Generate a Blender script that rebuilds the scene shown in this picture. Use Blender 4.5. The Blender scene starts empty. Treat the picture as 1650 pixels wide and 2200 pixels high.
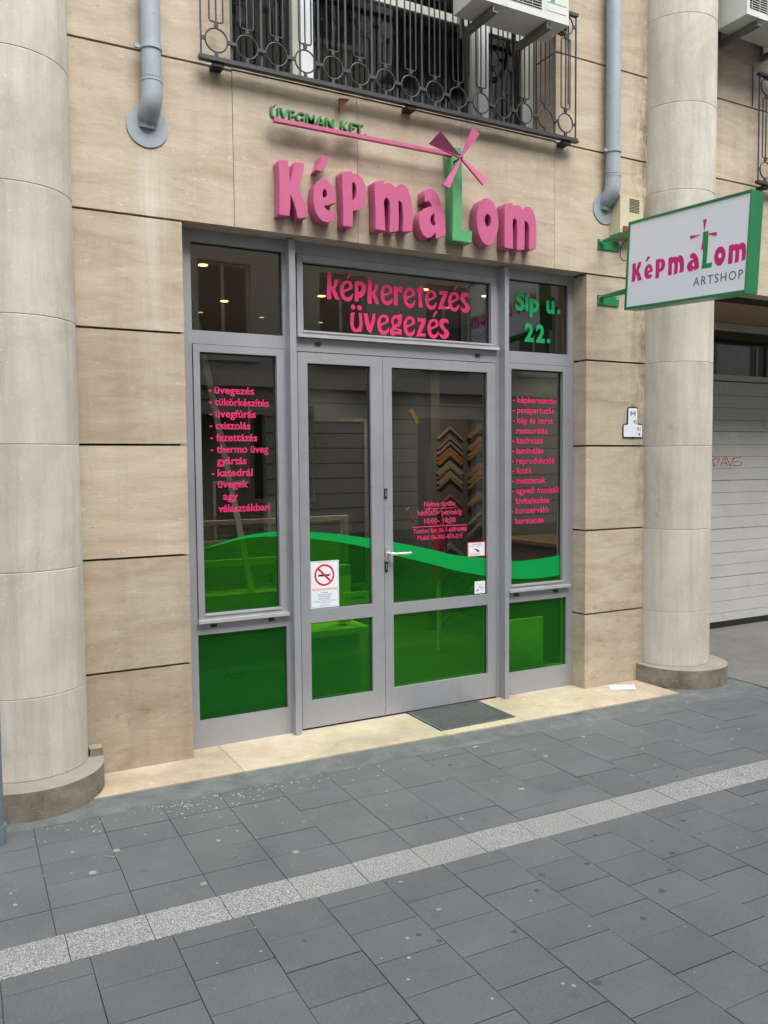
import bpy, bmesh, math, random
from mathutils import Vector, Matrix
R = math.radians
S = bpy.context.scene
C = bpy.data.collections.new("scene_objects"); S.collection.children.link(C)
random.seed(7)

# ------------------------------------------------ camera, sky, sun, exposure
cam_d = bpy.data.cameras.new("camera"); cam = bpy.data.objects.new("camera", cam_d); C.objects.link(cam)
S.camera = cam
YAW, PITCH, ROLL = 0.49318825, -0.05859167, -0.00892575
fw = Vector((math.sin(YAW)*math.cos(PITCH), math.cos(YAW)*math.cos(PITCH), math.sin(PITCH)))
rt = Vector((math.cos(YAW), -math.sin(YAW), 0)); up = rt.cross(fw)
r2 = rt*math.cos(ROLL)+up*math.sin(ROLL); u2 = -rt*math.sin(ROLL)+up*math.cos(ROLL)
cam.matrix_world = Matrix(((r2.x, u2.x, -fw.x, 0), (r2.y, u2.y, -fw.y, -4.4466), (r2.z, u2.z, -fw.z, 1.6), (0, 0, 0, 1)))
cam_d.sensor_fit = 'VERTICAL'; cam_d.sensor_height = 36; cam_d.lens = 36*1797.15/2200
cam_d.clip_start = 0.02; cam_d.clip_end = 400

SUN_EL, SUN_AZ = 54, 176          # azimuth: compass-like, measured from +y clockwise
W = bpy.data.worlds.new("World"); S.world = W; W.use_nodes = True
nt = W.node_tree; nt.nodes.clear()
sky = nt.nodes.new('ShaderNodeTexSky'); sky.sky_type = 'NISHITA'; sky.sun_disc = False
sky.sun_elevation = R(SUN_EL); sky.sun_rotation = R(SUN_AZ); sky.air_density = 1.0; sky.dust_density = 3.0; sky.ozone_density = 1.0
hs = nt.nodes.new('ShaderNodeHueSaturation'); hs.inputs['Saturation'].default_value = 0.35
bg = nt.nodes.new('ShaderNodeBackground'); bg.inputs['Strength'].default_value = 0.15
wo = nt.nodes.new('ShaderNodeOutputWorld')
nt.links.new(sky.outputs[0], hs.inputs['Color']); nt.links.new(hs.outputs[0], bg.inputs[0]); nt.links.new(bg.outputs[0], wo.inputs[0])
sun_d = bpy.data.lights.new("sun", 'SUN'); sun = bpy.data.objects.new("sun", sun_d); C.objects.link(sun)
sun_d.energy = 1.0; sun_d.angle = R(45); sun_d.color = (1.0, 0.97, 0.92)
sd = Vector((math.sin(R(SUN_AZ))*math.cos(R(SUN_EL)), math.cos(R(SUN_AZ))*math.cos(R(SUN_EL)), math.sin(R(SUN_EL))))
sun.rotation_euler = sd.to_track_quat('Z', 'Y').to_euler()
S.view_settings.view_transform = 'Standard'; S.view_settings.look = 'None'
S.view_settings.exposure = 1.6; S.view_settings.gamma = 1.0; S.view_settings.use_curve_mapping = False

# traced letter outlines (metres)
LOGO={"K":[[[1,1.7122,3.2497],[1,1.7681,3.2571],[0,1.7738,3.2052],[1,1.7769,3.1361],[0,1.7917,3.1868],[1,1.8084,3.256],[1,1.8646,3.2542],[0,1.859,3.2183],[0,1.843,3.1641],[1,1.8256,3.1174],[0,1.8467,3.0762],[0,1.8694,3.0212],[1,1.8848,2.9665],[1,1.8212,2.9507],[0,1.8087,3.0039],[1,1.7783,3.0773],[0,1.7783,3.0181],[1,1.7713,2.958],[1,1.712,2.9578],[0,1.7148,3.0246],[0,1.7169,3.1453]]],"e":[[[0,1.9864,3.1917],[0,2.0156,3.1775],[0,2.0395,3.1375],[0,2.0512,3.1018],[1,2.0567,3.0683],[1,1.9825,3.0411],[0,1.9927,3.0254],[0,2.0169,3.0177],[1,2.0477,3.0234],[1,2.047,2.9749],[0,2.023,2.9593],[0,1.9986,2.9522],[0,1.9641,2.9596],[0,1.9336,2.9928],[0,1.9173,3.0431],[0,1.9181,3.0955],[0,1.9291,3.1462],[0,1.9535,3.1775]],[[0,1.9856,3.1335],[0,1.9975,3.1206],[1,1.9999,3.0931],[1,1.9745,3.0855],[0,1.9732,3.1156]]],"accent":[[[1,1.972,3.3158],[1,2.0192,3.3064],[0,1.9926,3.2605],[1,1.9645,3.2269],[1,1.9365,3.2318],[0,1.9584,3.2767]]],"P":[[[1,2.0928,3.2451],[1,2.1576,3.2597],[1,2.1592,3.246],[0,2.1789,3.248],[0,2.2129,3.2374],[0,2.2361,3.2045],[0,2.2475,3.1554],[0,2.2448,3.1138],[0,2.2309,3.0738],[0,2.1999,3.0474],[1,2.1613,3.0376],[1,2.158,2.9471],[1,2.0984,2.9435],[0,2.0998,3.0461],[0,2.0957,3.1395]],[[1,2.1578,3.1946],[0,2.1675,3.1966],[0,2.1781,3.185],[0,2.1839,3.159],[0,2.1821,3.1304],[0,2.1735,3.1039],[1,2.158,3.0939]]],"m":[[[1,2.3009,3.222],[1,2.3632,3.2386],[1,2.3659,3.2172],[0,2.3891,3.2277],[0,2.4153,3.2261],[1,2.4408,3.2072],[0,2.4606,3.2263],[0,2.4835,3.2345],[0,2.512,3.2224],[0,2.5366,3.1803],[0,2.5515,3.117],[0,2.5559,3.0422],[1,2.5523,2.9711],[1,2.4868,2.9583],[0,2.4912,3.0307],[0,2.4879,3.0889],[0,2.4787,3.1267],[1,2.4591,3.137],[0,2.4609,3.0463],[1,2.4575,2.9596],[1,2.3976,2.9453],[0,2.4021,3.0193],[0,2.4027,3.0775],[0,2.3956,3.1282],[0,2.3808,3.1407],[0,2.3665,3.1274],[0,2.3659,3.0662],[0,2.3682,3.0021],[1,2.3696,2.9506],[1,2.3046,2.9524],[0,2.3065,3.0584],[0,2.3031,3.1538]]],"a":[[[1,2.641,3.2214],[0,2.6694,3.2354],[0,2.705,3.2305],[0,2.7327,3.2013],[0,2.7564,3.1546],[0,2.7722,3.1032],[0,2.7832,3.0377],[1,2.7856,2.9742],[1,2.714,2.944],[1,2.7154,2.9842],[0,2.6914,2.9597],[0,2.6635,2.9447],[0,2.636,2.9514],[0,2.6127,2.9801],[0,2.6005,3.0248],[0,2.6075,3.0718],[0,2.6292,3.1044],[0,2.6569,3.1229],[1,2.6905,3.1307],[0,2.6768,3.1537],[0,2.6532,3.1584],[1,2.6374,3.1516]],[[0,2.7002,3.0912],[0,2.7079,3.0582],[0,2.7125,3.0255],[0,2.6977,3.0197],[0,2.6808,3.0382],[0,2.6802,3.0647],[0,2.6882,3.0823]]],"L":[[[1,2.8223,3.5033],[1,2.9018,3.5103],[0,2.9057,3.2157],[1,2.9003,3.0194],[1,2.979,3.0234],[1,2.9756,2.9496],[1,2.8337,2.952],[0,2.8402,3.1807]]],"o":[[[0,3.0902,3.2376],[0,3.1278,3.2258],[0,3.1609,3.1827],[0,3.1775,3.1162],[0,3.1727,3.0506],[0,3.1512,2.9907],[0,3.1132,2.952],[0,3.0802,2.9521],[0,3.0429,2.9857],[0,3.0198,3.0472],[0,3.0154,3.122],[0,3.0341,3.1959],[0,3.0575,3.2255]],[[0,3.0924,3.1406],[0,3.1159,3.1274],[0,3.122,3.1016],[0,3.1134,3.0701],[0,3.0969,3.0585],[0,3.0805,3.0774],[0,3.0735,3.1068],[0,3.0806,3.1304]]],"m2":[[[1,3.2269,3.2222],[1,3.2883,3.2363],[1,3.2917,3.2156],[0,3.32,3.2263],[0,3.3445,3.2246],[1,3.3652,3.208],[0,3.3889,3.2228],[0,3.4137,3.2289],[0,3.4436,3.2165],[0,3.4637,3.18],[0,3.4748,3.1266],[0,3.479,3.0525],[1,3.4732,2.9692],[1,3.4191,2.9593],[0,3.4199,3.0455],[0,3.4163,3.1076],[0,3.4039,3.1314],[1,3.383,3.1365],[0,3.3841,3.0607],[1,3.3803,2.9542],[1,3.3226,2.9458],[0,3.326,3.0344],[0,3.325,3.0963],[0,3.3191,3.1304],[0,3.303,3.1407],[0,3.2918,3.1269],[0,3.2918,3.0496],[1,3.2918,2.949],[1,3.2244,2.9512],[0,3.2269,3.0803]]]}
BLADES={"UL":[[[1,2.8445,3.4197],[1,2.6799,3.5325],[1,2.6461,3.4806]]],"UR":[[[1,2.8491,3.4235],[1,2.9305,3.6109],[1,2.9828,3.5839]]],"LL":[[[1,2.8445,3.4128],[1,2.7625,3.2261],[1,2.7194,3.2408]]],"LR":[[[1,2.8521,3.414],[1,3.0321,3.3294],[1,3.0023,3.2808]]]}
TGL={"k":[[[1,0.0051,0.1538],[0,0.0201,0.1589],[1,0.0343,0.1556],[0,0.0317,0.1208],[1,0.0311,0.0716],[0,0.0455,0.0893],[1,0.05,0.1171],[0,0.0623,0.1219],[1,0.0766,0.1214],[0,0.07,0.0879],[1,0.0554,0.0665],[0,0.0693,0.0367],[1,0.082,0.0048],[0,0.0729,0.0011],[1,0.0546,0.0043],[0,0.0447,0.0272],[1,0.0288,0.0568],[0,0.0304,0.026],[1,0.0322,0.0042],[0,0.0159,0.0],[1,0.003,0.0025],[0,0.0,0.0234],[0,0.004,0.0746]]],"e":[[[0,0.046,0.1237],[0,0.0729,0.117],[0,0.0838,0.0941],[1,0.0807,0.079],[1,0.0265,0.051],[0,0.0304,0.0322],[0,0.0447,0.0243],[0,0.0656,0.0316],[1,0.0825,0.0533],[0,0.0822,0.0275],[0,0.0611,0.0035],[0,0.0403,0.0],[0,0.0136,0.0143],[0,0.0017,0.0426],[0,0.0,0.0718],[0,0.0107,0.1021],[0,0.0273,0.1183]],[[0,0.0458,0.1061],[0,0.0602,0.0974],[0,0.0571,0.0835],[1,0.0255,0.0686],[0,0.0257,0.0888],[0,0.0333,0.1005]]],"accent":[[[1,0.0191,0.0356],[1,0.0407,0.0395],[1,0.0124,0.0],[1,0.0,0.0007]]],"p":[[[1,0.0005,0.1118],[0,0.0098,0.1208],[0,0.0266,0.1234],[0,0.0602,0.1192],[0,0.0791,0.1004],[0,0.0788,0.0781],[0,0.0679,0.0511],[0,0.0508,0.031],[1,0.0275,0.0216],[1,0.0273,0.0049],[0,0.0125,0.0],[1,0.0,0.0008],[0,0.0028,0.0565]],[[0,0.0347,0.0983],[0,0.0481,0.0902],[0,0.0428,0.0675],[1,0.0279,0.0587],[1,0.0254,0.0956]]],"r":[[[1,0.001,0.1159],[0,0.0158,0.1172],[1,0.0295,0.1085],[0,0.0458,0.1191],[1,0.0657,0.1189],[0,0.0641,0.0989],[1,0.0617,0.0807],[0,0.0547,0.0761],[0,0.0455,0.0853],[1,0.0339,0.0843],[0,0.029,0.0481],[1,0.0276,0.0002],[1,0.0,0.0]]],"t":[[[1,0.0011,0.1145],[0,0.0154,0.125],[1,0.0297,0.1372],[1,0.044,0.1425],[1,0.0429,0.1223],[1,0.0629,0.114],[1,0.058,0.0994],[1,0.0413,0.102],[0,0.0386,0.0513],[1,0.0478,0.0055],[0,0.0287,0.0],[1,0.0144,0.0017],[0,0.0148,0.0493],[1,0.0104,0.0932],[1,0.0,0.1023]]],"z":[[[1,0.0105,0.1213],[0,0.0398,0.117],[1,0.0751,0.1221],[0,0.0641,0.0802],[1,0.0334,0.0251],[1,0.0687,0.0222],[1,0.0686,0.0045],[0,0.0391,0.0051],[1,0.0,0.0],[0,0.0149,0.0433],[1,0.0421,0.0979],[1,0.0113,0.092]]],"s":[[[0,0.0179,0.1255],[0,0.0431,0.1277],[1,0.0709,0.1239],[1,0.0708,0.0968],[0,0.0506,0.1055],[0,0.0329,0.0936],[0,0.0429,0.0716],[0,0.0681,0.0528],[0,0.0757,0.0284],[0,0.0578,0.0061],[0,0.0325,0.0],[0,0.0074,0.0147],[1,0.0,0.0411],[0,0.02,0.024],[0,0.0387,0.0317],[0,0.0352,0.0481],[0,0.0076,0.0728],[0,0.0017,0.1013]]],"u":[[[1,0.0049,0.1148],[1,0.0321,0.1187],[0,0.0244,0.0718],[0,0.0289,0.0276],[0,0.0414,0.021],[0,0.0563,0.0332],[1,0.0573,0.1188],[1,0.0784,0.1204],[0,0.0821,0.076],[0,0.0816,0.0349],[1,0.0706,0.0024],[1,0.0559,0.0041],[0,0.0327,0.0],[0,0.012,0.0116],[0,0.0,0.0515]]],"v":[[[1,0.0,0.1164],[1,0.0276,0.1167],[0,0.0357,0.0798],[1,0.046,0.0468],[0,0.0571,0.0852],[1,0.0618,0.1174],[1,0.0841,0.1172],[0,0.0785,0.0754],[0,0.0629,0.0292],[0,0.0476,0.0],[0,0.0307,0.0083],[0,0.012,0.052]]],"g":[[[0,0.0424,0.1274],[0,0.0586,0.1266],[1,0.0758,0.1379],[1,0.0888,0.1329],[0,0.0863,0.1167],[0,0.0848,0.1006],[0,0.0851,0.0846],[0,0.0719,0.0637],[1,0.0417,0.0477],[0,0.0648,0.0433],[1,0.0861,0.0387],[0,0.0831,0.0205],[1,0.076,0.002],[1,0.0668,0.0094],[0,0.0413,0.0078],[0,0.0136,0.0],[0,0.0,0.0151],[0,0.0072,0.0433],[0,0.0188,0.0561],[0,0.0076,0.0831],[0,0.017,0.1116]],[[0,0.0469,0.1078],[0,0.0583,0.0907],[0,0.0489,0.0721],[0,0.0304,0.0728],[0,0.0283,0.0925]],[[1,0.0301,0.0349],[1,0.067,0.0334],[1,0.0646,0.0273],[1,0.0267,0.0248]]]}
TPL=[["k",2.0952,2.5749],["e",2.1848,2.5724],["accent",2.2257,2.7082],["p",2.2793,2.5766],["k",2.3665,2.5707],["e",2.4587,2.5714],["r",2.5495,2.5762],["e",2.6198,2.5687],["t",2.7137,2.5761],["e",2.7779,2.5694],["z",2.8721,2.5752],["e",2.9505,2.5714],["accent",2.9908,2.7073],["s",3.0426,2.5702],["u",2.2487,2.3928],["v",2.3391,2.3949],["e",2.433,2.3898],["g",2.5212,2.3895],["e",2.6182,2.3916],["z",2.7099,2.3922],["e",2.7935,2.3897],["accent",2.832,2.5256],["s",2.8808,2.3918]]
TDOT=[[2.2701, 2.5425], [2.3121, 2.5414]]
SGB={"K": [-0.3356, 2.7599, -0.4249, 2.8816], "e": [-0.4453, 2.7577, -0.5173, 2.8493], "accent": [-0.4552, 2.8686, -0.497, 2.8983], "P": [-0.5369, 2.7449, -0.6164, 2.8654], "m": [-0.6408, 2.74, -0.7678, 2.8537], "a": [-0.7916, 2.7341, -0.883, 2.8405], "L": [-0.8968, 2.7304, -0.9769, 2.9467], "o": [-0.9915, 2.7269, -1.0691, 2.8346], "m2": [-1.0893, 2.717, -1.2092, 2.8272]}
SGBL=[[[-0.9113, 3.0199], [-0.9379, 3.0146], [-0.9188, 2.9444]], [[-1.0102, 2.9236], [-1.0106, 2.9008], [-0.9282, 2.9303]], [[-0.8987, 2.8471], [-0.9235, 2.8439], [-0.9129, 2.9226]], [[-0.815, 2.9485], [-0.8173, 2.928], [-0.9035, 2.9338]]]


# ------------------------------------------------ materials
def srgb(r, g, b):
    f = lambda c: (c/255/12.92) if c/255 <= .04045 else ((c/255+.055)/1.055)**2.4
    return (f(r), f(g), f(b), 1)
class NT:
    def __init__(s, name):
        s.m = bpy.data.materials.new(name); s.m.use_nodes = True; s.t = s.m.node_tree; s.n = s.t.nodes; s.l = s.t.links
        s.b = s.n['Principled BSDF']; s.out = s.n['Material Output']
    def node(s, typ, **kw):
        n = s.n.new(typ)
        for k, v in kw.items():
            if k.startswith('i_'):
                n.inputs[k[2:].replace('_', ' ')].default_value = v
            else: setattr(n, k, v)
        return n
    def pos(s, scale=(1, 1, 1), rnd=0.0):
        g = s.node('ShaderNodeNewGeometry'); mp = s.node('ShaderNodeMapping'); mp.inputs['Scale'].default_value = scale
        src = g.outputs['Position']
        if rnd:
            oi = s.node('ShaderNodeObjectInfo'); mu = s.node('ShaderNodeMath', operation='MULTIPLY'); mu.inputs[1].default_value = rnd
            s.l.new(oi.outputs['Random'], mu.inputs[0])
            va = s.node('ShaderNodeVectorMath', operation='ADD'); s.l.new(src, va.inputs[0]); s.l.new(mu.outputs[0], va.inputs[1]); src = va.outputs[0]
        s.l.new(src, mp.inputs[0]); return mp.outputs[0]
    def noise(s, vec, scale=5, detail=6, rough=.6, dist=0):
        n = s.node('ShaderNodeTexNoise'); n.inputs['Scale'].default_value = scale; n.inputs['Detail'].default_value = detail
        n.inputs['Roughness'].default_value = rough; n.inputs['Distortion'].default_value = dist; s.l.new(vec, n.inputs['Vector']); return n.outputs['Fac']
    def ramp(s, fac, stops, interp='LINEAR'):
        n = s.node('ShaderNodeValToRGB'); n.color_ramp.interpolation = interp; e = n.color_ramp.elements
        while len(e) < len(stops): e.new(.5)
        for i, (p, c) in enumerate(stops):
            e[i].position = p; e[i].color = c if len(c) == 4 else (*c, 1)
        s.l.new(fac, n.inputs[0]); return n.outputs['Color']
    def mix(s, f, a, b, mode='MIX'):
        n = s.node('ShaderNodeMix', data_type='RGBA', blend_type=mode)
        for k, v in ((0, f), (6, a), (7, b)):
            if hasattr(v, 'is_linked') or hasattr(v, 'links'): s.l.new(v, n.inputs[k])
            else: n.inputs[k].default_value = v
        return n.outputs[2]
    def bump(s, h, strength=.3, dist=.005):
        n = s.node('ShaderNodeBump'); n.inputs['Strength'].default_value = strength; n.inputs['Distance'].default_value = dist
        s.l.new(h, n.inputs['Height']); s.l.new(n.outputs[0], s.b.inputs['Normal'])
    def col(s, c):
        if hasattr(c, 'links'): s.l.new(c, s.b.inputs['Base Color'])
        else: s.b.inputs['Base Color'].default_value = c
    def set(s, rough=None, metal=None, spec=None):
        if rough is not None: s.b.inputs['Roughness'].default_value = rough
        if metal is not None: s.b.inputs['Metallic'].default_value = metal
        if spec is not None: s.b.inputs['Specular IOR Level'].default_value = spec
def g3(v): return (v, v, v, 1)

def m_travertine(name, lo, mid, hi, rnd=37.0, tone=.16, grime=.35):
    t = NT(name)
    v = t.pos((1.6, 1.6, 7), rnd)
    n1 = t.noise(v, 1.6, 8, .62, .6); base = t.ramp(n1, [(.3, lo), (.5, mid), (.72, hi)])
    v2 = t.pos((5, 5, 60), rnd); n2 = t.noise(v2, 2.2, 6, .7, .3)
    base = t.mix(t.ramp(n2, [(.42, g3(0)), (.66, g3(.42))]), base, tuple(c*.82 for c in mid[:3])+(1,))
    # pale worn flecks
    v3 = t.pos((6, 6, 14), rnd); n3 = t.noise(v3, 3, 5, .75, 1.2); fl = t.ramp(n3, [(.60, g3(0)), (.67, g3(.6))])
    base = t.mix(fl, base, tuple(min(1, c*1.22) for c in hi[:3])+(1,))
    # pits
    v4 = t.pos((22, 22, 75), rnd); n4 = t.noise(v4, 1.7, 3, .5, .2); pit = t.ramp(n4, [(.235, g3(1)), (.28, g3(0))])
    base = t.mix(pit, base, tuple(c*.38 for c in lo[:3])+(1,))
    # dirt clouds
    v5 = t.pos((1, 1, .55)); n5 = t.noise(v5, 1.3, 7, .7, .4); d = t.ramp(n5, [(.45, g3(0)), (.75, g3(grime))])
    base = t.mix(d, base, tuple(c*.55 for c in lo[:3])+(1,))
    v6 = t.pos((7, 7, .5)); n6 = t.noise(v6, 1.4, 5, .7); d6 = t.ramp(n6, [(.52, g3(0)), (.8, g3(grime*.9))])
    base = t.mix(d6, base, tuple(c*.6 for c in lo[:3])+(1,))
    if grime == .35:
        # lime run below the left downpipe flange and mould by the right column: stains with their own outline
        g = t.node('ShaderNodeNewGeometry'); sp = t.node('ShaderNodeSeparateXYZ'); t.l.new(g.outputs['Position'], sp.inputs[0])
        def band(sock, a, b, c, d):
            n = t.node('ShaderNodeMapRange'); n.inputs[1].default_value = a; n.inputs[2].default_value = b; t.l.new(sock, n.inputs[0])
            m = t.node('ShaderNodeMapRange'); m.inputs[1].default_value = d; m.inputs[2].default_value = c; t.l.new(sock, m.inputs[0])
            k = t.node('ShaderNodeMath', operation='MULTIPLY'); t.l.new(n.outputs[0], k.inputs[0]); t.l.new(m.outputs[0], k.inputs[1]); return k.outputs[0]
        def mul(a, b):
            k = t.node('ShaderNodeMath', operation='MULTIPLY'); t.l.new(a, k.inputs[0])
            if hasattr(b, 'links'): t.l.new(b, k.inputs[1])
            else: k.inputs[1].default_value = b
            return k.outputs[0]
        ns = t.ramp(t.noise(t.pos((26, 26, .9)), 1, 5, .6), [(.35, g3(.1)), (.6, g3(1))])
        base = t.mix(mul(mul(mul(band(sp.outputs[0], .94, 1.02, 1.07, 1.15), band(sp.outputs[2], 1.6, 2.9, 3.15, 3.25)), ns), .5), base, (.66, .62, .56, 1))
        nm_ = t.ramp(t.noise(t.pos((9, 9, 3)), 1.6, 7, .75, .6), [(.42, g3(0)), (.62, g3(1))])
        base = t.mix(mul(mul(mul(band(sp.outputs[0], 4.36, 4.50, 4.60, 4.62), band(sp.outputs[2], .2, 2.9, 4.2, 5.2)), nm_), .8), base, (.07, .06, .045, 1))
        nw = t.ramp(t.noise(t.pos((5, 5, 9)), 2.0, 8, .8, .8), [(.56, g3(0)), (.62, g3(1))])
        base = t.mix(mul(mul(nw, band(sp.outputs[2], -.5, .1, .5, 1.3)), .45), base, (.25, .17, .10, 1))
    oi = t.node('ShaderNodeObjectInfo')
    tr = t.ramp(oi.outputs['Random'], [(0, (1-tone, 1-tone*1.15, 1-tone*1.3, 1)), (.5, g3(1)), (1, (1+tone*.3, 1+tone*.3, 1+tone*.25, 1))])
    base = t.mix(1.0, base, tr, 'MULTIPLY')
    t.col(base); t.set(rough=.55, spec=.35)
    inv = t.node('ShaderNodeMath', operation='MULTIPLY_ADD'); inv.inputs[1].default_value = -1.0
    t.l.new(pit, inv.inputs[0]); t.l.new(n2, inv.inputs[2]); t.bump(inv.outputs[0], .35, .0025)
    return t.m
M_STONE = m_travertine('travertine', (.37, .297, .21, 1), (.475, .398, .30, 1), (.56, .49, .385, 1), tone=.17)
M_STEP = m_travertine('travertine_step', (.39, .315, .215, 1), (.52, .437, .32, 1), (.60, .53, .415, 1), tone=.07, grime=.5)

def m_column():
    t = NT('pale_limestone')
    v = t.pos((1, 1, 1), 11); n1 = t.noise(v, 2.2, 8, .65, .3); base = t.ramp(n1, [(.3, (.45, .422, .355)), (.55, (.55, .52, .448)), (.75, (.62, .597, .525))])
    v2 = t.pos((8, 8, .7), 3); n2 = t.noise(v2, 1.6, 6, .7); base = t.mix(t.ramp(n2, [(.44, g3(0)), (.75, g3(.6))]), base, (.31, .29, .25, 1))
    v3 = t.pos(); n3 = t.noise(v3, 95, 2, .5); sp = t.ramp(n3, [(.66, g3(0)), (.74, g3(.75))])
    nz = t.noise(v3, 2.6, 4, .6); msk = t.ramp(nz, [(.45, g3(0)), (.6, g3(1))])
    base = t.mix(t.mix(1.0, sp, msk, 'MULTIPLY'), base, (.68, .67, .62, 1))
    n4 = t.noise(v3, 60, 3, .6); pt = t.ramp(n4, [(.30, g3(.7)), (.35, g3(0))]); base = t.mix(pt, base, (.66, .64, .58, 1))
    n5 = t.noise(v3, 1.1, 7, .75, .8); base = t.mix(t.ramp(n5, [(.52, g3(0)), (.70, g3(.5))]), base, (.27, .25, .21, 1))
    t.col(base); t.set(rough=.75, spec=.25); t.bump(t.noise(v3, 120, 4, .6), .25, .002); return t.m
M_COL = m_column()
def m_plinth():
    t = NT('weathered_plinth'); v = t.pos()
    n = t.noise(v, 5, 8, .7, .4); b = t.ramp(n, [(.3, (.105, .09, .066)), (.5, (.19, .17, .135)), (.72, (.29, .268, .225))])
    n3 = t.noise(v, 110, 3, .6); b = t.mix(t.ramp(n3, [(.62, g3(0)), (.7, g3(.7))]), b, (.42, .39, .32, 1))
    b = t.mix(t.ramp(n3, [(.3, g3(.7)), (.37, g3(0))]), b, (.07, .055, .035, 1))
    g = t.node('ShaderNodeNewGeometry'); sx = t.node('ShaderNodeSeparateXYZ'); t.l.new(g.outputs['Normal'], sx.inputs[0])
    b = t.mix(t.ramp(sx.outputs['Z'], [(.5, g3(0)), (.9, g3(.45))]), b, (.36, .34, .29, 1))  # upward faces mixed paler than the sides
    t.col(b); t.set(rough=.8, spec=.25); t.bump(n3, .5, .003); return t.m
M_PLINTH = m_plinth()
def m_paver(name, base_c, speck, amt, tone):
    t = NT(name); v = t.pos()
    n1 = t.noise(v, 2.5, 6, .65); b = t.ramp(n1, [(.3, tuple(c*.86 for c in base_c)), (.7, tuple(c*1.12 for c in base_c))])
    n2 = t.noise(v, 190, 2, .6); b = t.mix(t.ramp(n2, [(.63, g3(0)), (.72, g3(amt))]), b, (*speck, 1))
    b = t.mix(t.ramp(n2, [(.28, g3(amt)), (.38, g3(0))]), b, (*[c*.5 for c in base_c], 1))
    n3 = t.noise(v, 7, 5, .7, .5); b = t.mix(t.ramp(n3, [(.60, g3(0)), (.72, g3(.35))]), b, (*[c*.6 for c in base_c], 1))
    n4 = t.noise(v, .9, 6, .7, .5); b = t.mix(t.ramp(n4, [(.5, g3(0)), (.75, g3(.35))]), b, (*[c*1.35 for c in base_c], 1))
    # scattered round stains (old chewing gum)
    nn = t.node('ShaderNodeTexNoise'); nn.inputs['Scale'].default_value = 14; t.l.new(v, nn.inputs['Vector']); nz_ = nn.outputs['Color']
    vo = t.node('ShaderNodeTexVoronoi'); vo.inputs['Scale'].default_value = 4.3; t.l.new(t.mix(.035, v, nz_), vo.inputs['Vector'])
    st = t.ramp(vo.outputs['Distance'], [(.05, g3(.30)), (.10, g3(0))])
    sel = t.node('ShaderNodeSeparateColor'); t.l.new(vo.outputs['Color'], sel.inputs[0])
    b = t.mix(t.mix(1.0, st, t.ramp(sel.outputs[0], [(.70, g3(0)), (.74, g3(1))]), 'MULTIPLY'), b, (*[c*.45 for c in base_c], 1))
    oi = t.node('ShaderNodeObjectInfo')
    b = t.mix(1.0, b, t.ramp(oi.outputs['Random'], [(0, (1-tone, 1-tone, 1-tone*.7, 1)), (1, (1+tone, 1+tone*.95, 1+tone*.9, 1))]), 'MULTIPLY')
    t.col(b); t.set(rough=.62, spec=.4); t.bump(n2, .35, .0015); return t.m
M_PAVER = m_paver('dark_paving', (.100, .111, .115), (.25, .264, .27), .7, .075)
M_GRANITE = m_paver('granite_strip', (.20, .205, .205), (.52, .53, .53), 1.0, .06)
def m_granite():
    t = NT('speckled_granite'); v = t.pos(); n = t.noise(v, 230, 2, .6); b = t.ramp(n, [(.34, (.07, .075, .077)), (.46, (.18, .19, .19)), (.55, (.27, .28, .277)), (.66, (.54, .55, .54))])
    n2 = t.noise(v, 3, 4, .6); b = t.mix(t.ramp(n2, [(.4, g3(0)), (.8, g3(.4))]), b, (.15, .155, .155, 1)); t.col(b); t.set(rough=.6); t.bump(n, .3, .0015); return t.m
M_GRANITE = m_granite()
def m_simple(name, c, rough=.5, metal=0, spec=.5, var=.12, scale=6, bump=0, dirt=None):
    t = NT(name); v = t.pos(); n = t.noise(v, scale, 6, .65)
    b = t.ramp(n, [(.3, tuple(x*(1-var) for x in c[:3])), (.7, tuple(min(1, x*(1+var)) for x in c[:3]))])
    if dirt:
        n2 = t.noise(v, scale*2.3, 7, .75, .6); b = t.mix(t.ramp(n2, [(.56, g3(0)), (.72, g3(dirt[1]))]), b, (*dirt[0], 1))
    t.col(b); t.set(rough, metal, spec)
    rr = t.ramp(n, [(.2, g3(max(.05, rough-.08))), (.8, g3(min(1, rough+.1)))]); t.l.new(rr, t.b.inputs['Roughness'])
    if bump: t.bump(t.noise(v, scale*12, 4, .6), bump, .002)
    return t.m
M_CEMENT = m_simple('cement_mortar', (.122, .131, .133), .85, 0, .3, .28, 8, .9, ((.24, .25, .25), .6))
M_BED = m_simple('mortar_bed', (.065, .067, .064), .95, 0, .2, .35, 14, .6, ((.10, .11, .06), .5))
M_ASPHALT = m_simple('asphalt', (.055, .056, .058), .9, 0, .3, .2, 20, .8)
M_CONC = m_simple('concrete', (.15, .148, .138), .85, 0, .3, .25, 2.5, .5, ((.06, .06, .055), .6))
M_FRAME = m_simple('grey_painted_aluminium', (.36, .37, .40), .38, .35, .5, .05, 3, .03, ((.24, .23, .22), .35))
M_GALV = m_simple('galvanised_grate', (.14, .15, .15), .5, .2)
M_SILL = m_simple('silver_aluminium', (.60, .61, .63), .32, .5, .5, .05, 5)
M_GASKET = m_simple('black_rubber', (.012, .012, .013), .7)
M_DARK = m_simple('dark_void', (.01, .009, .008), .9)
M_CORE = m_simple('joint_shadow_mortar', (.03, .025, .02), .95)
M_PINK = m_simple('pink_paint', (.47, .102, .215), .42, 0, .45, .06, 5, .05, ((.45, .17, .27), .25))
M_GREENL = m_simple('green_letter_paint', (.085, .32, .125), .45, 0, .45, .08, 5, .05, ((.06, .22, .09), .3))
M_SMALLG = m_simple('small_green_letters', (.04, .19, .06), .5)
M_PINKV = m_simple('pink_vinyl', (.62, .03, .145), .5, 0, .35, .04)
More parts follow.
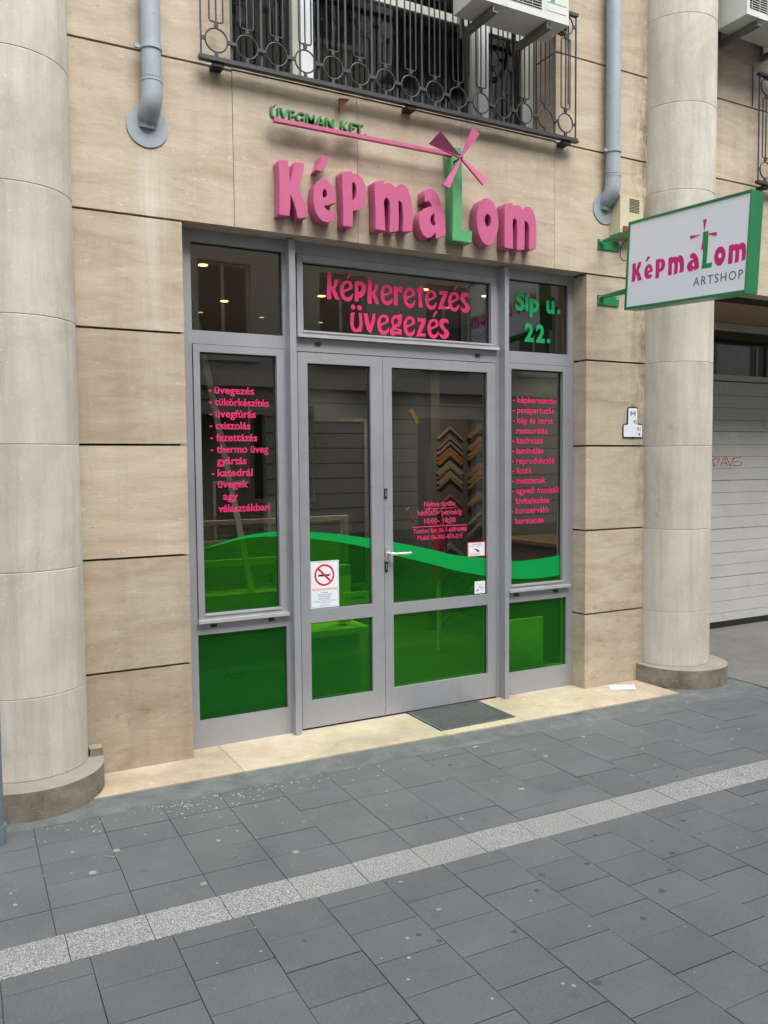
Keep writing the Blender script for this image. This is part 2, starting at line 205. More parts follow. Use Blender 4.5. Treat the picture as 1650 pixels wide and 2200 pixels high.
M_PINKS = m_simple('magenta_print', (.60, .022, .19), .45, 0, .4, .04)
M_GREENV = m_simple('green_vinyl', (.0, .29, .08), .5, 0, .4, .03)
M_GREENW = m_simple('green_wave_vinyl', (.0, .29, .055), .35, 0, .4, .03)
M_GREENBOX = m_simple('green_sign_paint', (.018, .20, .072), .35, 0, .5, .1, 4, .03, ((.03, .10, .05), .4))
M_GREENT = m_simple('dark_green_print', (.03, .17, .13), .5)
M_WHITE = m_simple('white_acrylic', (.79, .83, .86), .45, 0, .4, .004, 2)
M_WPAPER = m_simple('white_paper', (.72, .77, .82), .4, 0, .4, .03)
M_WHITEP = m_simple('white_window_paint', (.68, .72, .74), .35, 0, .5, .05, 3)
M_BEIGEF = m_simple('beige_window_paint', (.42, .42, .37), .4, 0, .5, .05, 3)
M_BLACK = m_simple('black_paint', (.015, .015, .017), .5)
M_RED = m_simple('red_print', (.62, .01, .02), .5)
M_IRON = m_simple('grey_wrought_iron', (.042, .046, .052), .5, .3, .5, .2, 12, .3, ((.09, .085, .08), .4))
M_ZINC = m_simple('grey_painted_pipe', (.29, .335, .37), .5, 0, .5, .12, 4, .1, ((.14, .145, .15), .55))
M_AC = m_simple('air_conditioner_white', (.54, .57, .52), .45, 0, .5, .1, 5, 0, ((.26, .26, .21), .6))
M_BRKT = m_simple('bracket_steel', (.16, .155, .14), .5, .3, .5, .25, 9, .2, ((.07, .05, .04), .6))
M_SIREN = m_simple('cream_plastic', (.52, .48, .33), .45, 0, .4, .06, 6, 0, ((.36, .32, .2), .4))
M_LAMPR = m_simple('red_brown_lens', (.22, .045, .02), .3)
M_GDOOR = m_simple('garage_door_paint', (.46, .465, .44), .45, 0, .5, .07, 3, .05, ((.2, .2, .18), .4))
M_GFRAME = m_simple('garage_frame_paint', (.46, .45, .39), .5, 0, .4, .06, 3)
M_SOFFIT = m_simple('ochre_render', (.36, .25, .15), .85, 0, .3, .08, 2, .1)
M_CURT = m_simple('dark_curtain', (.13, .12, .105), .95, 0, .1, .25, 5)
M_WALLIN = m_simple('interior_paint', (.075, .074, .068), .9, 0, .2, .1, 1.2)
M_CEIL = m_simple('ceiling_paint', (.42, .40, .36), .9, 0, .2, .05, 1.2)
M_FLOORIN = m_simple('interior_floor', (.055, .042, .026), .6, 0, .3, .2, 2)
M_KRAFT = m_simple('kraft_board', (.78, .74, .46), .7, 0, .3, .05, 3)
M_WOOD = m_simple('pale_wood', (.66, .60, .42), .55, 0, .4, .12, 7)
M_BWHITE = m_simple('white_board', (.7, .72, .66), .5)
M_GOLD = m_simple('gold_moulding', (.25, .125, .03), .35, .4, .5, .15, 9)
M_SILV = m_simple('silver_moulding', (.18, .175, .155), .35, .3, .5, .15, 9)
M_WINE = m_simple('wine_moulding', (.16, .05, .035), .4)
M_EXT = m_simple('extinguisher_red', (.42, .035, .02), .35)
M_HANDLE = m_simple('brushed_steel', (.72, .74, .75), .25, .75, .5, .03)
M_LEAF = m_simple('dry_leaf', (.40, .30, .12), .8)
M_RUST = m_simple('rusty_metal', (.10, .035, .022), .8, 0, .3, .3, 20)
M_GUM = m_simple('trodden_gum', (.27, .28, .275), .8, 0, .3, .2, 15)
M_GUMD = m_simple('old_dark_gum', (.068, .072, .074), .8, 0, .3, .2, 15)
M_OPP = m_simple('opposite_render', (.46, .45, .41), .9, 0, .3, .12, .6)
M_OPPD = m_simple('opposite_joint', (.06, .055, .05), .95)
M_OPPW = m_simple('opposite_glass', (.03, .032, .035), .15)
M_OPPT = m_simple('opposite_trim', (.60, .58, .52), .9)

def m_glass(name, tint=(.86, .89, .87, 1), fres=2.15):
    t = NT(name); t.n.remove(t.b)
    tr = t.node('ShaderNodeBsdfTransparent'); tr.inputs[0].default_value = tint
    gl = t.node('ShaderNodeBsdfGlossy'); gl.inputs['Roughness'].default_value = .012; gl.inputs[0].default_value = (.95, .97, .96, 1)
    f = t.node('ShaderNodeFresnel'); f.inputs['IOR'].default_value = fres
    v = t.pos(); bn = t.node('ShaderNodeBump'); bn.inputs['Strength'].default_value = .012; bn.inputs['Distance'].default_value = .02
    t.l.new(t.noise(v, 1.6, 2, .5), bn.inputs['Height']); t.l.new(bn.outputs[0], gl.inputs['Normal'])
    mx = t.node('ShaderNodeMixShader'); t.l.new(f.outputs[0], mx.inputs[0]); t.l.new(tr.outputs[0], mx.inputs[1]); t.l.new(gl.outputs[0], mx.inputs[2]); t.l.new(mx.outputs[0], t.out.inputs[0])
    return t.m
M_GLASS = m_glass('window_glass')
def m_film():
    t = NT('green_translucent_film'); t.n.remove(t.b)
    tr = t.node('ShaderNodeBsdfTransparent'); tr.inputs[0].default_value = (.20, 1.0, .05, 1)
    df = t.node('ShaderNodeBsdfDiffuse'); df.inputs[0].default_value = (.004, .16, .025, 1)
    df.inputs[0].default_value = (.012, .17, .022, 1)
    mx = t.node('ShaderNodeMixShader'); v = t.pos(); sc = t.ramp(t.noise(v, 7, 8, .8, 1.2), [(.45, g3(.17)), (.62, g3(.23)), (.70, g3(.34))]); t.l.new(sc, mx.inputs[0])
    gl = t.node('ShaderNodeBsdfGlossy'); gl.inputs['Roughness'].default_value = .16; gl.inputs[0].default_value = (1, 1, 1, 1)
    m2 = t.node('ShaderNodeMixShader'); m2.inputs[0].default_value = .018
    t.l.new(tr.outputs[0], mx.inputs[1]); t.l.new(df.outputs[0], mx.inputs[2]); t.l.new(mx.outputs[0], m2.inputs[1]); t.l.new(gl.outputs[0], m2.inputs[2]); t.l.new(m2.outputs[0], t.out.inputs[0]); return t.m
M_FILM = m_film()
def m_emit(name, c, s):
    t = NT(name); t.n.remove(t.b); e = t.node('ShaderNodeEmission'); e.inputs[0].default_value = c; e.inputs[1].default_value = s
    t.l.new(e.outputs[0], t.out.inputs[0]); return t.m
M_LAMPW = m_emit('warm_lamp', (1, .55, .2, 1), 1.6); M_LAMPC = m_emit('cool_lamp', (1, .93, .85, 1), 2.5); M_LAMPD = m_emit('dim_lamp', (1, .6, .35, 1), .35)
def m_wrap():
    t = NT('plastic_wrap'); t.n.remove(t.b)
    tr = t.node('ShaderNodeBsdfTransparent'); tr.inputs[0].default_value = (.8, .8, .8, 1)
    gl = t.node('ShaderNodeBsdfGlossy'); gl.inputs['Roughness'].default_value = .12
    v = t.pos((1, 1, 3)); bn = t.node('ShaderNodeBump'); bn.inputs['Strength'].default_value = .9; bn.inputs['Distance'].default_value = .03
    t.l.new(t.noise(v, 9, 4, .6, 1), bn.inputs['Height']); t.l.new(bn.outputs[0], gl.inputs['Normal'])
    mx = t.node('ShaderNodeMixShader'); mx.inputs[0].default_value = .22
    t.l.new(tr.outputs[0], mx.inputs[1]); t.l.new(gl.outputs[0], mx.inputs[2]); t.l.new(mx.outputs[0], t.out.inputs[0]); return t.m
M_WRAP = m_wrap()

# ------------------------------------------------ helpers
def mesh_of(bm, name, mat, bevel=0, smooth=False):
    if bevel:
        es = [e for e in bm.edges if len(e.link_faces) == 2 and e.calc_face_angle(0) > R(30)]
        bmesh.ops.bevel(bm, geom=es, offset=bevel, segments=1 if bevel < .004 else 2, affect='EDGES', profile=.6)
    (bmesh.ops.recalc_face_normals(bm, faces=bm.faces) if len(bm.faces) > 1 else None)
    me = bpy.data.meshes.new(name); bm.to_mesh(me); bm.free()
    if smooth:
        for p in me.polygons: p.use_smooth = True
    if mat: me.materials.append(mat)
    return me
def obj(name, data, parent=None, loc=None, rot=None):
    o = bpy.data.objects.new(name, data); C.objects.link(o)
    if parent: o.parent = parent
    if loc is not None: o.location = loc
    if rot is not None: o.rotation_euler = rot
    return o
def thing(name, label, cat, loc=(0, 0, 0), rot=(0, 0, 0), group=None):
    o = bpy.data.objects.new(name, None); C.objects.link(o); o.location = loc; o.rotation_euler = rot
    o.empty_display_size = .1; tag(o, label, cat, group); return o
def tag(o, label, cat=None, group=None):
    o['label'] = label
    if cat: o['category'] = cat
    if group: o['group'] = group
    return o
def struct(o): o['kind'] = 'structure'; return o
def stuff(o, label=None, cat=None):
    o['kind'] = 'stuff'
    if label: o['label'] = label
    if cat: o['category'] = cat
    return o
def addbox(bm, x0, x1, y0, y1, z0, z1, mx=None):
    vs = [bm.verts.new(v) for v in ((x0, y0, z0), (x1, y0, z0), (x1, y1, z0), (x0, y1, z0), (x0, y0, z1), (x1, y0, z1), (x1, y1, z1), (x0, y1, z1))]
    for f in ((0, 3, 2, 1), (4, 5, 6, 7), (0, 1, 5, 4), (1, 2, 6, 5), (2, 3, 7, 6), (3, 0, 4, 7)): bm.faces.new([vs[i] for i in f])
    if mx is not None: bmesh.ops.transform(bm, matrix=mx, verts=vs)
    return vs
def box(name, mat, x0, x1, y0, y1, z0, z1, parent=None, bevel=.002, mx=None):
    bm = bmesh.new(); addbox(bm, x0, x1, y0, y1, z0, z1, mx); return obj(name, mesh_of(bm, name, mat, bevel), parent)
def boxes(name, mat, lst, parent=None, bevel=.002):
    bm = bmesh.new()
    for b in lst: addbox(bm, *b)
    return obj(name, mesh_of(bm, name, mat, bevel), parent)
def slab(name, mat, x0, x1, z0, z1, y0, y1, holes, parent=None, bevel=0):
    xs = sorted({x0, x1, *[h[0] for h in holes], *[h[1] for h in holes]}); zs = sorted({z0, z1, *[h[2] for h in holes], *[h[3] for h in holes]})
    xs = [x for x in xs if x0 <= x <= x1]; zs = [z for z in zs if z0 <= z <= z1]
    nx, nz = len(xs)-1, len(zs)-1
    def fill(i, j):
        if not (0 <= i < nx and 0 <= j < nz): return False
        cx, cz = (xs[i]+xs[i+1])/2, (zs[j]+zs[j+1])/2
        return not any(h[0] < cx < h[1] and h[2] < cz < h[3] for h in holes)
    bm = bmesh.new(); V = {}
    def v(i, j, k):
        if (i, j, k) not in V: V[(i, j, k)] = bm.verts.new((xs[i], (y0, y1)[k], zs[j]))
        return V[(i, j, k)]
    for i in range(nx):
        for j in range(nz):
            if not fill(i, j): continue
            bm.faces.new((v(i, j, 0), v(i+1, j, 0), v(i+1, j+1, 0), v(i, j+1, 0)))
            bm.faces.new((v(i, j, 1), v(i, j+1, 1), v(i+1, j+1, 1), v(i+1, j, 1)))
            if not fill(i-1, j): bm.faces.new((v(i, j, 0), v(i, j+1, 0), v(i, j+1, 1), v(i, j, 1)))
            if not fill(i+1, j): bm.faces.new((v(i+1, j, 0), v(i+1, j, 1), v(i+1, j+1, 1), v(i+1, j+1, 0)))
            if not fill(i, j-1): bm.faces.new((v(i, j, 0), v(i, j, 1), v(i+1, j, 1), v(i+1, j, 0)))
            if not fill(i, j+1): bm.faces.new((v(i, j+1, 0), v(i+1, j+1, 0), v(i+1, j+1, 1), v(i, j+1, 1)))
    return obj(name, mesh_of(bm, name, mat, bevel), parent)
def addtube(bm, pts, r, seg=10, cap=True):
    pts = [Vector(p) for p in pts]; rings = []
    T0 = (pts[1]-pts[0]).normalized(); ref = Vector((0, 0, 1)) if abs(T0.z) < .9 else Vector((1, 0, 0))
    N = (ref-T0*ref.dot(T0)).normalized()
    for i, p in enumerate(pts):
        T = ((pts[min(i+1, len(pts)-1)]-pts[max(i-1, 0)])).normalized(); N = (N-T*N.dot(T)).normalized(); B = T.cross(N)
        rr = r[i] if isinstance(r, (list, tuple)) else r
        rings.append([bm.verts.new(p+(N*math.cos(a)+B*math.sin(a))*rr) for a in [2*math.pi*k/seg for k in range(seg)]])
    for a, b in zip(rings, rings[1:]):
        for k in range(seg): bm.faces.new((a[k], a[(k+1) % seg], b[(k+1) % seg], b[k]))
    if cap:
        bm.faces.new(list(reversed(rings[0]))); bm.faces.new(rings[-1])
        for q in (rings[0], rings[-1]):
            for k in range(seg): bm.edges.get((q[k], q[(k+1) % seg])).smooth = False
def tube(name, mat, pts, r, parent=None, seg=10):
    bm = bmesh.new(); addtube(bm, pts, r, seg); me = mesh_of(bm, name, mat)
    for p in me.polygons: p.use_smooth = len(p.vertices) == 4
    return obj(name, me, parent)
def addcyl(bm, c, axis, r, h, seg=24, r2=None):
    c = Vector(c); a = Vector(axis).normalized(); addtube(bm, [c, c+a*h], [r, r2 if r2 is not None else r], seg)
def cyl(name, mat, c, axis, r, h, parent=None, seg=24, r2=None, bevel=0):
    bm = bmesh.new(); addcyl(bm, c, axis, r, h, seg, r2); return obj(name, mesh_of(bm, name, mat, bevel), parent)
def poly(name, mat, pts, y0, y1, parent=None, bevel=0):          # polygon in the xz plane, thickness in y
    bm = bmesh.new(); a = [bm.verts.new((p[0], y0, p[1])) for p in pts]; b = [bm.verts.new((p[0], y1, p[1])) for p in pts]
    bm.faces.new(a); bm.faces.new(list(reversed(b))); n = len(pts)
    for i in range(n): bm.faces.new((a[i], b[i], b[(i+1) % n], a[(i+1) % n]))
    return obj(name, mesh_of(bm, name, mat, bevel), parent)

FR_WALL = (Vector((1, 0, 0)), Vector((0, 0, 1)), Vector((0, -1, 0)))        # right, up, outward normal of the facade
def place_mesh(me, o, ex, ey, n):
    for v in me.vertices: v.co = o+ex*v.co.x+ey*v.co.y+n*v.co.z
def to_mesh(cu, name, mat):
    tmp = bpy.data.objects.new("tmp", cu); C.objects.link(tmp)
    dg = bpy.context.evaluated_depsgraph_get(); dg.update(); me = bpy.data.meshes.new_from_object(tmp.evaluated_get(dg))
    bpy.data.objects.remove(tmp); bpy.data.curves.remove(cu); me.name = name; me.materials.clear(); me.materials.append(mat); return me
def glyph(name, mat, contours, depth, origin, frame, parent, sx=1, sy=1, bev=0):
    """contours: list of [(corner?, x, y)...]; front face at origin plane + depth"""
    cu = bpy.data.curves.new(name, 'CURVE'); cu.dimensions = '2D'; cu.fill_mode = 'BOTH'; cu.resolution_u = 5; cu.extrude = depth/2
    if bev: cu.bevel_depth = bev; cu.offset = -bev; cu.extrude = depth/2-bev; cu.bevel_resolution = 1
    for c in contours:
        sp = cu.splines.new('BEZIER'); sp.bezier_points.add(len(c)-1); sp.use_cyclic_u = True
        for bp, (k, x, y) in zip(sp.bezier_points, c):
            bp.co = (x*sx, y*sy, 0); bp.handle_left_type = bp.handle_right_type = 'VECTOR' if k else 'AUTO'
    me = to_mesh(cu, name, mat)
    place_mesh(me, Vector(origin)+frame[2]*(depth/2), *frame)
    return obj(name, me, parent)
def text(name, mat, s, origin, frame, height, parent, width=None, bold=0, depth=.0008, space=1, shear=0, align='LEFT', lean=0):
    """height = cap height in metres; origin = left end of the baseline"""
    cu = bpy.data.curves.new(name, 'FONT'); cu.body = s; cu.size = height/.729; cu.offset = bold*height; cu.extrude = depth/2; cu.space_character = space; cu.shear = shear
    cu.resolution_u = 3
    me = to_mesh(cu, name, mat)
    xs = [v.co.x for v in me.vertices]; x0, x1 = min(xs), max(xs)
    k = (width/(x1-x0)) if width else 1
    off = -x0 if align == 'LEFT' else -(x0+x1)/2
    for v in me.vertices: v.co.x = (v.co.x+off)*k; v.co.y += lean*v.co.x
    place_mesh(me, Vector(origin)+frame[2]*(depth/2), *frame)
    return obj(name, me, parent)

# ------------------------------------------------ ground
TH = -.02
def GP(u, v, z=0): return Vector((u*math.cos(TH)-v*math.sin(TH), u*math.sin(TH)+v*math.cos(TH), z))
bm = bmesh.new(); addbox(bm, -60, 80, -60, -.2, -.3, -.055); struct(obj('street_ground', mesh_of(bm, 'street_ground', M_ASPHALT)))
pave = struct(box('pavement', M_BED, -5, 13, -5.2, -.20, -.05, -.019, bevel=0)); pave.rotation_euler = (0, 0, TH)
def prj(p):
    d = Vector(p)-cam.matrix_world.translation; a = d.dot(fw)
    if a < .3: return None
    return (825+1797*d.dot(r2)/a, 1100-1797*d.dot(u2)/a)
loose = bmesh.new(); n_paver = 0
tile_cache = {}
def tile(u0, u1, v0, v1, mat, name='paving_stone'):
    global n_paver
    g = random.uniform(.0010, .0019); z1 = -.012+random.uniform(-.0012, .0012)
    q = prj(GP((u0+u1)/2, (v0+v1)/2)); key = (round(u1-u0, 4), round(v1-v0, 4), mat.name)
    if q and -160 < q[0] < 1810 and q[1] < 2420 and n_paver < 296:
        if key not in tile_cache:
            b = bmesh.new(); w, h = (u1-u0)/2-g, (v1-v0)/2-g; addbox(b, -w, w, -h, h, -.03, 0); tile_cache[key] = mesh_of(b, name, mat, .0018)
        o = obj(name, tile_cache[key], pave, ((u0+u1)/2, (v0+v1)/2, z1), (random.uniform(-.0015, .0015), random.uniform(-.0015, .0015), random.uniform(-.002, .002)))
        n_paver += 1
    else: addbox(loose, u0+g, u1-g, v0+g, v1-g, -.04, z1)
# upper field: between the facade and the granite strip
U = [.065+.2800*k for k in range(-12, 40)]
for k, u in enumerate(U):
    st = (u > 2.2 and k % 2 == 0)
    rows = [-.494, -.685, -.876, -1.067, -1.258, -1.449]
    if st: rows = [-.494, -.59, -.781, -.972, -1.163, -1.354, -1.449]
    for a, b in zip(rows, rows[1:]): tile(u, u+.28, b, a, M_PAVER)
for k in range(-12, 42): tile(.099+.2715*k, .099+.2715*(k+1), -1.632, -1.449, M_GRANITE, 'granite_kerb_stone')
for k in range(-12, 42):
    u = .160+.2690*k
    rows = [-1.632]
    r = -1.632-(.098 if k % 2 == 0 else .196)
    while r > -5.1: rows.append(r); r -= .1925
    for a, b in zip(rows, rows[1:]): tile(u, u+.269, b, a, M_PAVER)
o = stuff(obj('distant_paving_stones', mesh_of(loose, 'distant_paving_stones', M_PAVER), pave))
# mortar strip between step and paving, with a slightly irregular face
bm = bmesh.new(); nx = 120
top = []
for i in range(nx+1):
    x = -3+15*i/nx
    ys = (-.005*x-.24, -.335-.02*x-.02, -.4945-.02*x+.0012*random.uniform(-1, 1))
    top.append([bm.verts.new((x, ys[0], -.006)), bm.verts.new((x, ys[1], -.008+random.uniform(-.001, .001))), bm.verts.new((x, ys[2], -.0125))])
for a, b in zip(top, top[1:]):
    for k in (0, 1): bm.faces.new((a[k], a[k+1], b[k+1], b[k]))
struct(obj('mortar_strip', mesh_of(bm, 'mortar_strip', M_CEMENT)))
struct(boxes('driveway', M_CONC, [(5.12, 12, -.60, 1.2, -.12, -.002)], bevel=.004))
dc = boxes('driveway_edge_strip', M_GASKET, [(5.12, 9, -.655, -.605, -.02, .004)], bevel=.003); tag(dc, 'black edging strip between the paving and the concrete garage drive', 'edging strip')
# travertine step
step = thing('travertine_step', 'cream travertine step running below the shop front and both wall piers', 'step')
for x0, x1 in ((-2.2, .0), (.0, 1.372), (1.375, 2.608), (3.172, 3.992), (3.995, 4.47), ):
    f = lambda x: -.291-.0246*x
    b = bmesh.new()
    vs = [b.verts.new(p) for p in ((x0, f(x0), -.03), (x1, f(x1), -.03), (x1, .16, -.03), (x0, .16, -.03), (x0, f(x0), 0), (x1, f(x1), 0), (x1, .16, 0), (x0, .16, 0))]
    for q in ((0, 3, 2, 1), (4, 5, 6, 7), (0, 1, 5, 4), (1, 2, 6, 5), (2, 3, 7, 6), (3, 0, 4, 7)): b.faces.new([vs[i] for i in q])
    obj('step_slab', mesh_of(b, 'step_slab', M_STEP, .002), step)
b = bmesh.new(); f = lambda x: -.291-.0246*x
vs = [b.verts.new(p) for p in ((2.611, f(2.611), -.03), (3.169, f(3.169), -.03), (3.169, -.283, -.03), (2.611, -.283, -.03), (2.611, f(2.611), 0), (3.169, f(3.169), 0), (3.169, -.283, 0), (2.611, -.283, 0))]
for q in ((0, 3, 2, 1), (4, 5, 6, 7), (0, 1, 5, 4), (1, 2, 6, 5), (2, 3, 7, 6), (3, 0, 4, 7)): b.faces.new([vs[i] for i in q])
obj('step_slab', mesh_of(b, 'step_slab', M_STEP, .002), step)
# door mat grating set in the step
mat_t = thing('entrance_grate', 'dark grey metal mesh entrance grate set into the step before the door', 'door grate', (2.89, -.07, 0))
X0, X1, Y0, Y1 = -.272, .272, -.205, .205
boxes('grate_frame', M_GALV, [(X0, X1, Y0, Y0+.008, -.02, .004), (X0, X1, Y1-.008, Y1, -.02, .004), (X0, X0+.008, Y0+.0085, Y1-.0085, -.02, .004), (X1-.008, X1, Y0+.0085, Y1-.0085, -.02, .004)], mat_t, .001)
box('grate_tray', M_GASKET, X0+.001, X1-.001, Y0+.001, Y1-.001, -.028, -.022, mat_t, 0)
stuff(boxes('grate_bars', M_GALV, [(X0+.012+.0233*i, X0+.018+.0233*i, Y0+.009, Y1-.009, -.02, .002) for i in range(23)], mat_t, 0))
stuff(boxes('grate_cross_bars', M_GALV, [(X0+.009, X1-.009, Y0+.013+.0235*i, Y0+.019+.0235*i, -.018, .0008) for i in range(17)], mat_t, 0))

# ------------------------------------------------ facade
bld = thing('travertine_facade', 'beige travertine clad ground floor wall of the corner shop building', 'building')
slab('wall_core', M_CORE, -6, 14, -.1, 6.2, .135, .30, [(1.197, 3.98, -.2, 2.88), (1.483, 3.708, 3.72, 5.6), (4.95, 8.8, -.2, 2.88)], bld)
box('upper_wall', M_STONE, -6, 14, 0, .30, 6.2, 17, bld, 0)
box('side_return', M_STONE, 13.7, 14, .31, 6, -.1, 17, bld, 0)
panel_n = 0
def panel(x0, x1, z0, z1, y1=.13, gx=.0015, gz=.006):
    b = bmesh.new(); dy = random.uniform(0, .0012)
    addbox(b, x0+gx, x1-gx, dy, y1, z0+gz, z1-gz)
    return obj('stone_panel', mesh_of(b, 'stone_panel', M_STONE, .0022), bld)
rows = [-.03, .527, 1.117, 1.706, 2.295, 2.88]
for a, b_ in zip(rows, rows[1:]):
    z0 = a if a > 0 else -.006
    panel(.30, 1.197, z0, b_, gx=0); panel(3.98, 4.60, z0, b_, gx=0); panel(-1.6, .29, z0, b_)
for x0, x1 in ((-1.6, .29), (.30, 1.486), (1.486, 2.236), (2.236, 2.957), (2.957, 3.70), (3.70, 4.60)): panel(x0, x1, 2.88, 3.708 if not (1.4 < x0 < 3.6) else 3.716)
for z0, z1 in ((3.708, 4.291), (4.291, 4.88), (4.88, 5.6), (5.6, 6.2)):
    panel(-1.6, .29, z0, z1)
    if z0 < 5.5:
        panel(.30, 1.486, z0, z1, .20); panel(3.705, 4.60, z0, z1, .20)
    else:
        for x0, x1 in ((.30, 1.486), (1.486, 2.6), (2.6, 3.705), (3.705, 4.6)): panel(x0, x1, z0, z1)
for z0, z1 in ((2.88, 3.708), (3.708, 4.291), (4.291, 4.88), (4.88, 5.6), (5.6, 6.2)):
    for x0, x1 in ((4.96, 6.35), (6.35, 7.7), (7.7, 9.0), (9.0, 11), (11, 13.9)): panel(x0, x1, z0, z1, .13)
for z0, z1 in zip(rows, rows[1:]): panel(8.8, 11, max(z0, -.006), z1); panel(11, 13.9, max(z0, -.006), z1)
box('soffit', M_SOFFIT, 4.95, 8.8, .301, 1.25, 2.883, 2.98, bld, 0)
for a_, b_ in ((4.86, 4.948), (8.802, 8.9)): box('passage_side_wall', M_SOFFIT, a_, b_, .301, 1.25, -.05, 2.98, bld, 0)

# columns
def column(cx, label):
    t = thing('stone_column', label, 'column', (cx, 0, 0), group='round columns of the facade')
    levels = [.125, .515]+[.515+.5925*k for k in range(1, 12)]
    for i, (a, b) in enumerate(zip(levels, levels[1:])):
        bm = bmesh.new(); r = .2777; gv = .0010
        prof = [(r-.0022, a+gv*.4), (r, a+.003+gv), (r, b-.003-gv), (r-.0022, b-gv*.4)]
        seg = 56; rg = [[bm.verts.new((pr*math.cos(2*math.pi*k/seg), pr*math.sin(2*math.pi*k/seg), pz)) for k in range(seg)] for pr, pz in prof]
        for p, q in zip(rg, rg[1:]):
            for k in range(seg): f = bm.faces.new((p[k], p[(k+1) % seg], q[(k+1) % seg], q[k])); f.smooth = True
        bm.faces.new(list(reversed(rg[0]))); bm.faces.new(rg[-1])
        for q_ in rg:
            for k in range(seg):
                e = bm.edges.get((q_[k], q_[(k+1) % seg]))
                if e: e.smooth = False
        me = mesh_of(bm, 'column_drum', M_COL)
        for p in me.polygons: p.use_smooth = len(p.vertices) == 4
        obj('column_drum', me, t)
    bm = bmesh.new(); pts = []
    R_ = .338; oy = -.085
    pts.append((-R_, -.0005)); 
    for k in range(33):
        a = math.pi+math.pi*k/32; pts.append((R_*math.cos(a), oy+R_*math.sin(a)))
    pts.append((R_, -.0005))
    lo = [bm.verts.new((x, y, -.05)) for x, y in pts]; hi = [bm.verts.new((x, y, .125)) for x, y in pts]
    bm.faces.new(lo); bm.faces.new(list(reversed(hi)))
    for i in range(len(pts)): bm.faces.new((lo[i], hi[i], hi[(i+1) % len(pts)], lo[(i+1) % len(pts)]))
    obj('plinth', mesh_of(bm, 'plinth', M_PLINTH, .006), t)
    return t
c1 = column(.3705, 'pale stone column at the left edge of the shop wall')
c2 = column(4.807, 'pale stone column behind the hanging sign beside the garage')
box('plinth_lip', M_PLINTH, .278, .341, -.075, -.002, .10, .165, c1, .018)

# ------------------------------------------------ shop front
YF = .13
front = thing('shopfront_frame', 'grey aluminium shopfront frame with side panes, between the two travertine piers', 'shopfront')
ULp, URp = (1.275, 1.808, 2.338, 2.816), (3.42, 3.93, 2.342, 2.818)
LLp, LRp = (1.272, 1.803, .157, .645), (3.415, 3.925, .155, .640)
SLo, STo, SRo = (1.276, 1.806, .717, 2.261), (1.895, 3.315, 2.340, 2.815), (3.412, 3.930, .719, 2.260)
sh = lambda r, d: (r[0]+d, r[1]-d, r[2]+d, r[3]-d)
holes = [ULp, URp, LLp, LRp, sh(SLo, .004), sh(STo, .004), sh(SRo, .004), (1.893, 3.3145, -.05, 2.257)]
slab('frame', M_FRAME, 1.1975, 3.9795, 0, 2.95, YF, YF+.065, holes, front)
for x0, x1 in ((1.826, 1.864), (3.342, 3.374)): box('mullion', M_FRAME, x0, x1, .068, YF-.0005, .001, 2.8785, front, .004)
def glazing(r, par, y=.152, gask=True, matg=None):
    if gask:
        d = .007
        boxes('glazing_gasket', M_GASKET, [(r[0], r[1], y-.004, y+.01, r[3]-d, r[3]), (r[0], r[1], y-.004, y+.01, r[2], r[2]+.004), (r[0], r[0]+.004, y-.004, y+.01, r[2]+.0045, r[3]-d-.0005), (r[1]-.005, r[1], y-.004, y+.01, r[2]+.0045, r[3]-d-.0005)], par, 0)
    bm = bmesh.new(); vs = [bm.verts.new(p) for p in ((r[0], y, r[2]), (r[1], y, r[2]), (r[1], y, r[3]), (r[0], y, r[3]))]; bm.faces.new(vs)
    return obj('pane', mesh_of(bm, 'pane', M_GLASS), par)
def sheet(name, mat, pts, y, par):
    bm = bmesh.new(); bm.faces.new([bm.verts.new((p[0], y, p[1])) for p in pts]); return obj(name, mesh_of(bm, name, mat), par)
for r in (ULp, URp, LLp, LRp): glazing(r, front)
for r in (LLp, LRp): sheet('green_film', M_FILM, [(r[0], r[2]), (r[1], r[2]), (r[1], r[3]), (r[0], r[3])], .149, front)
for x, z in ((1.362, .694), (1.706, .695), (3.481, .692), (3.822, .690), (2.025, 2.304), (3.163, 2.298)):
    box('drain_cap', M_BLACK, x-.017, x+.017, YF-.009, YF-.0005, z-.009, z+.009, front, .003)
box('floor_threshold', M_GASKET, 1.893, 3.3145, YF+.004, YF+.06, 0.0005, .009, front, 0)

WTOP = [[(1.319,1.13),(1.409,1.153),(1.532,1.184),(1.662,1.201),(1.764,1.205)],[(1.965,1.193),(2.157,1.169),(2.37,1.134)],[(2.529,1.104),(2.792,1.044),(3.009,0.99),(3.24,0.957)],[(3.439,0.926),(3.528,0.92),(3.712,0.925),(3.882,0.939)]]
WBOT = [[(1.319,1.129),(1.408,1.145),(1.533,1.171),(1.661,1.178),(1.763,1.176)],[(1.964,1.153),(2.156,1.122),(2.37,1.073)],[(2.528,1.023),(2.792,0.951),(3.009,0.888),(3.24,0.838)],[(3.439,0.805),(3.589,0.792),(3.712,0.789),(3.882,0.797)]]
def cubic_fit(P):
    # natural interpolation through all points of the wave (Catmull-Rom on x)
    def f(x):
        for i in range(len(P)-1):
            if x <= P[i+1][0] or i == len(P)-2: break
        p0 = P[max(i-1, 0)]; p1 = P[i]; p2 = P[i+1]; p3 = P[min(i+2, len(P)-1)]
        h = p2[0]-p1[0]; t = (x-p1[0])/h
        m1 = (p2[1]-p0[1])/(p2[0]-p0[0]) if p2 is not p0 else 0; m2 = (p3[1]-p1[1])/(p3[0]-p1[0])
        return (2*t**3-3*t*t+1)*p1[1]+(t**3-2*t*t+t)*h*m1+(-2*t**3+3*t*t)*p2[1]+(t**3-t*t)*h*m2
    return f
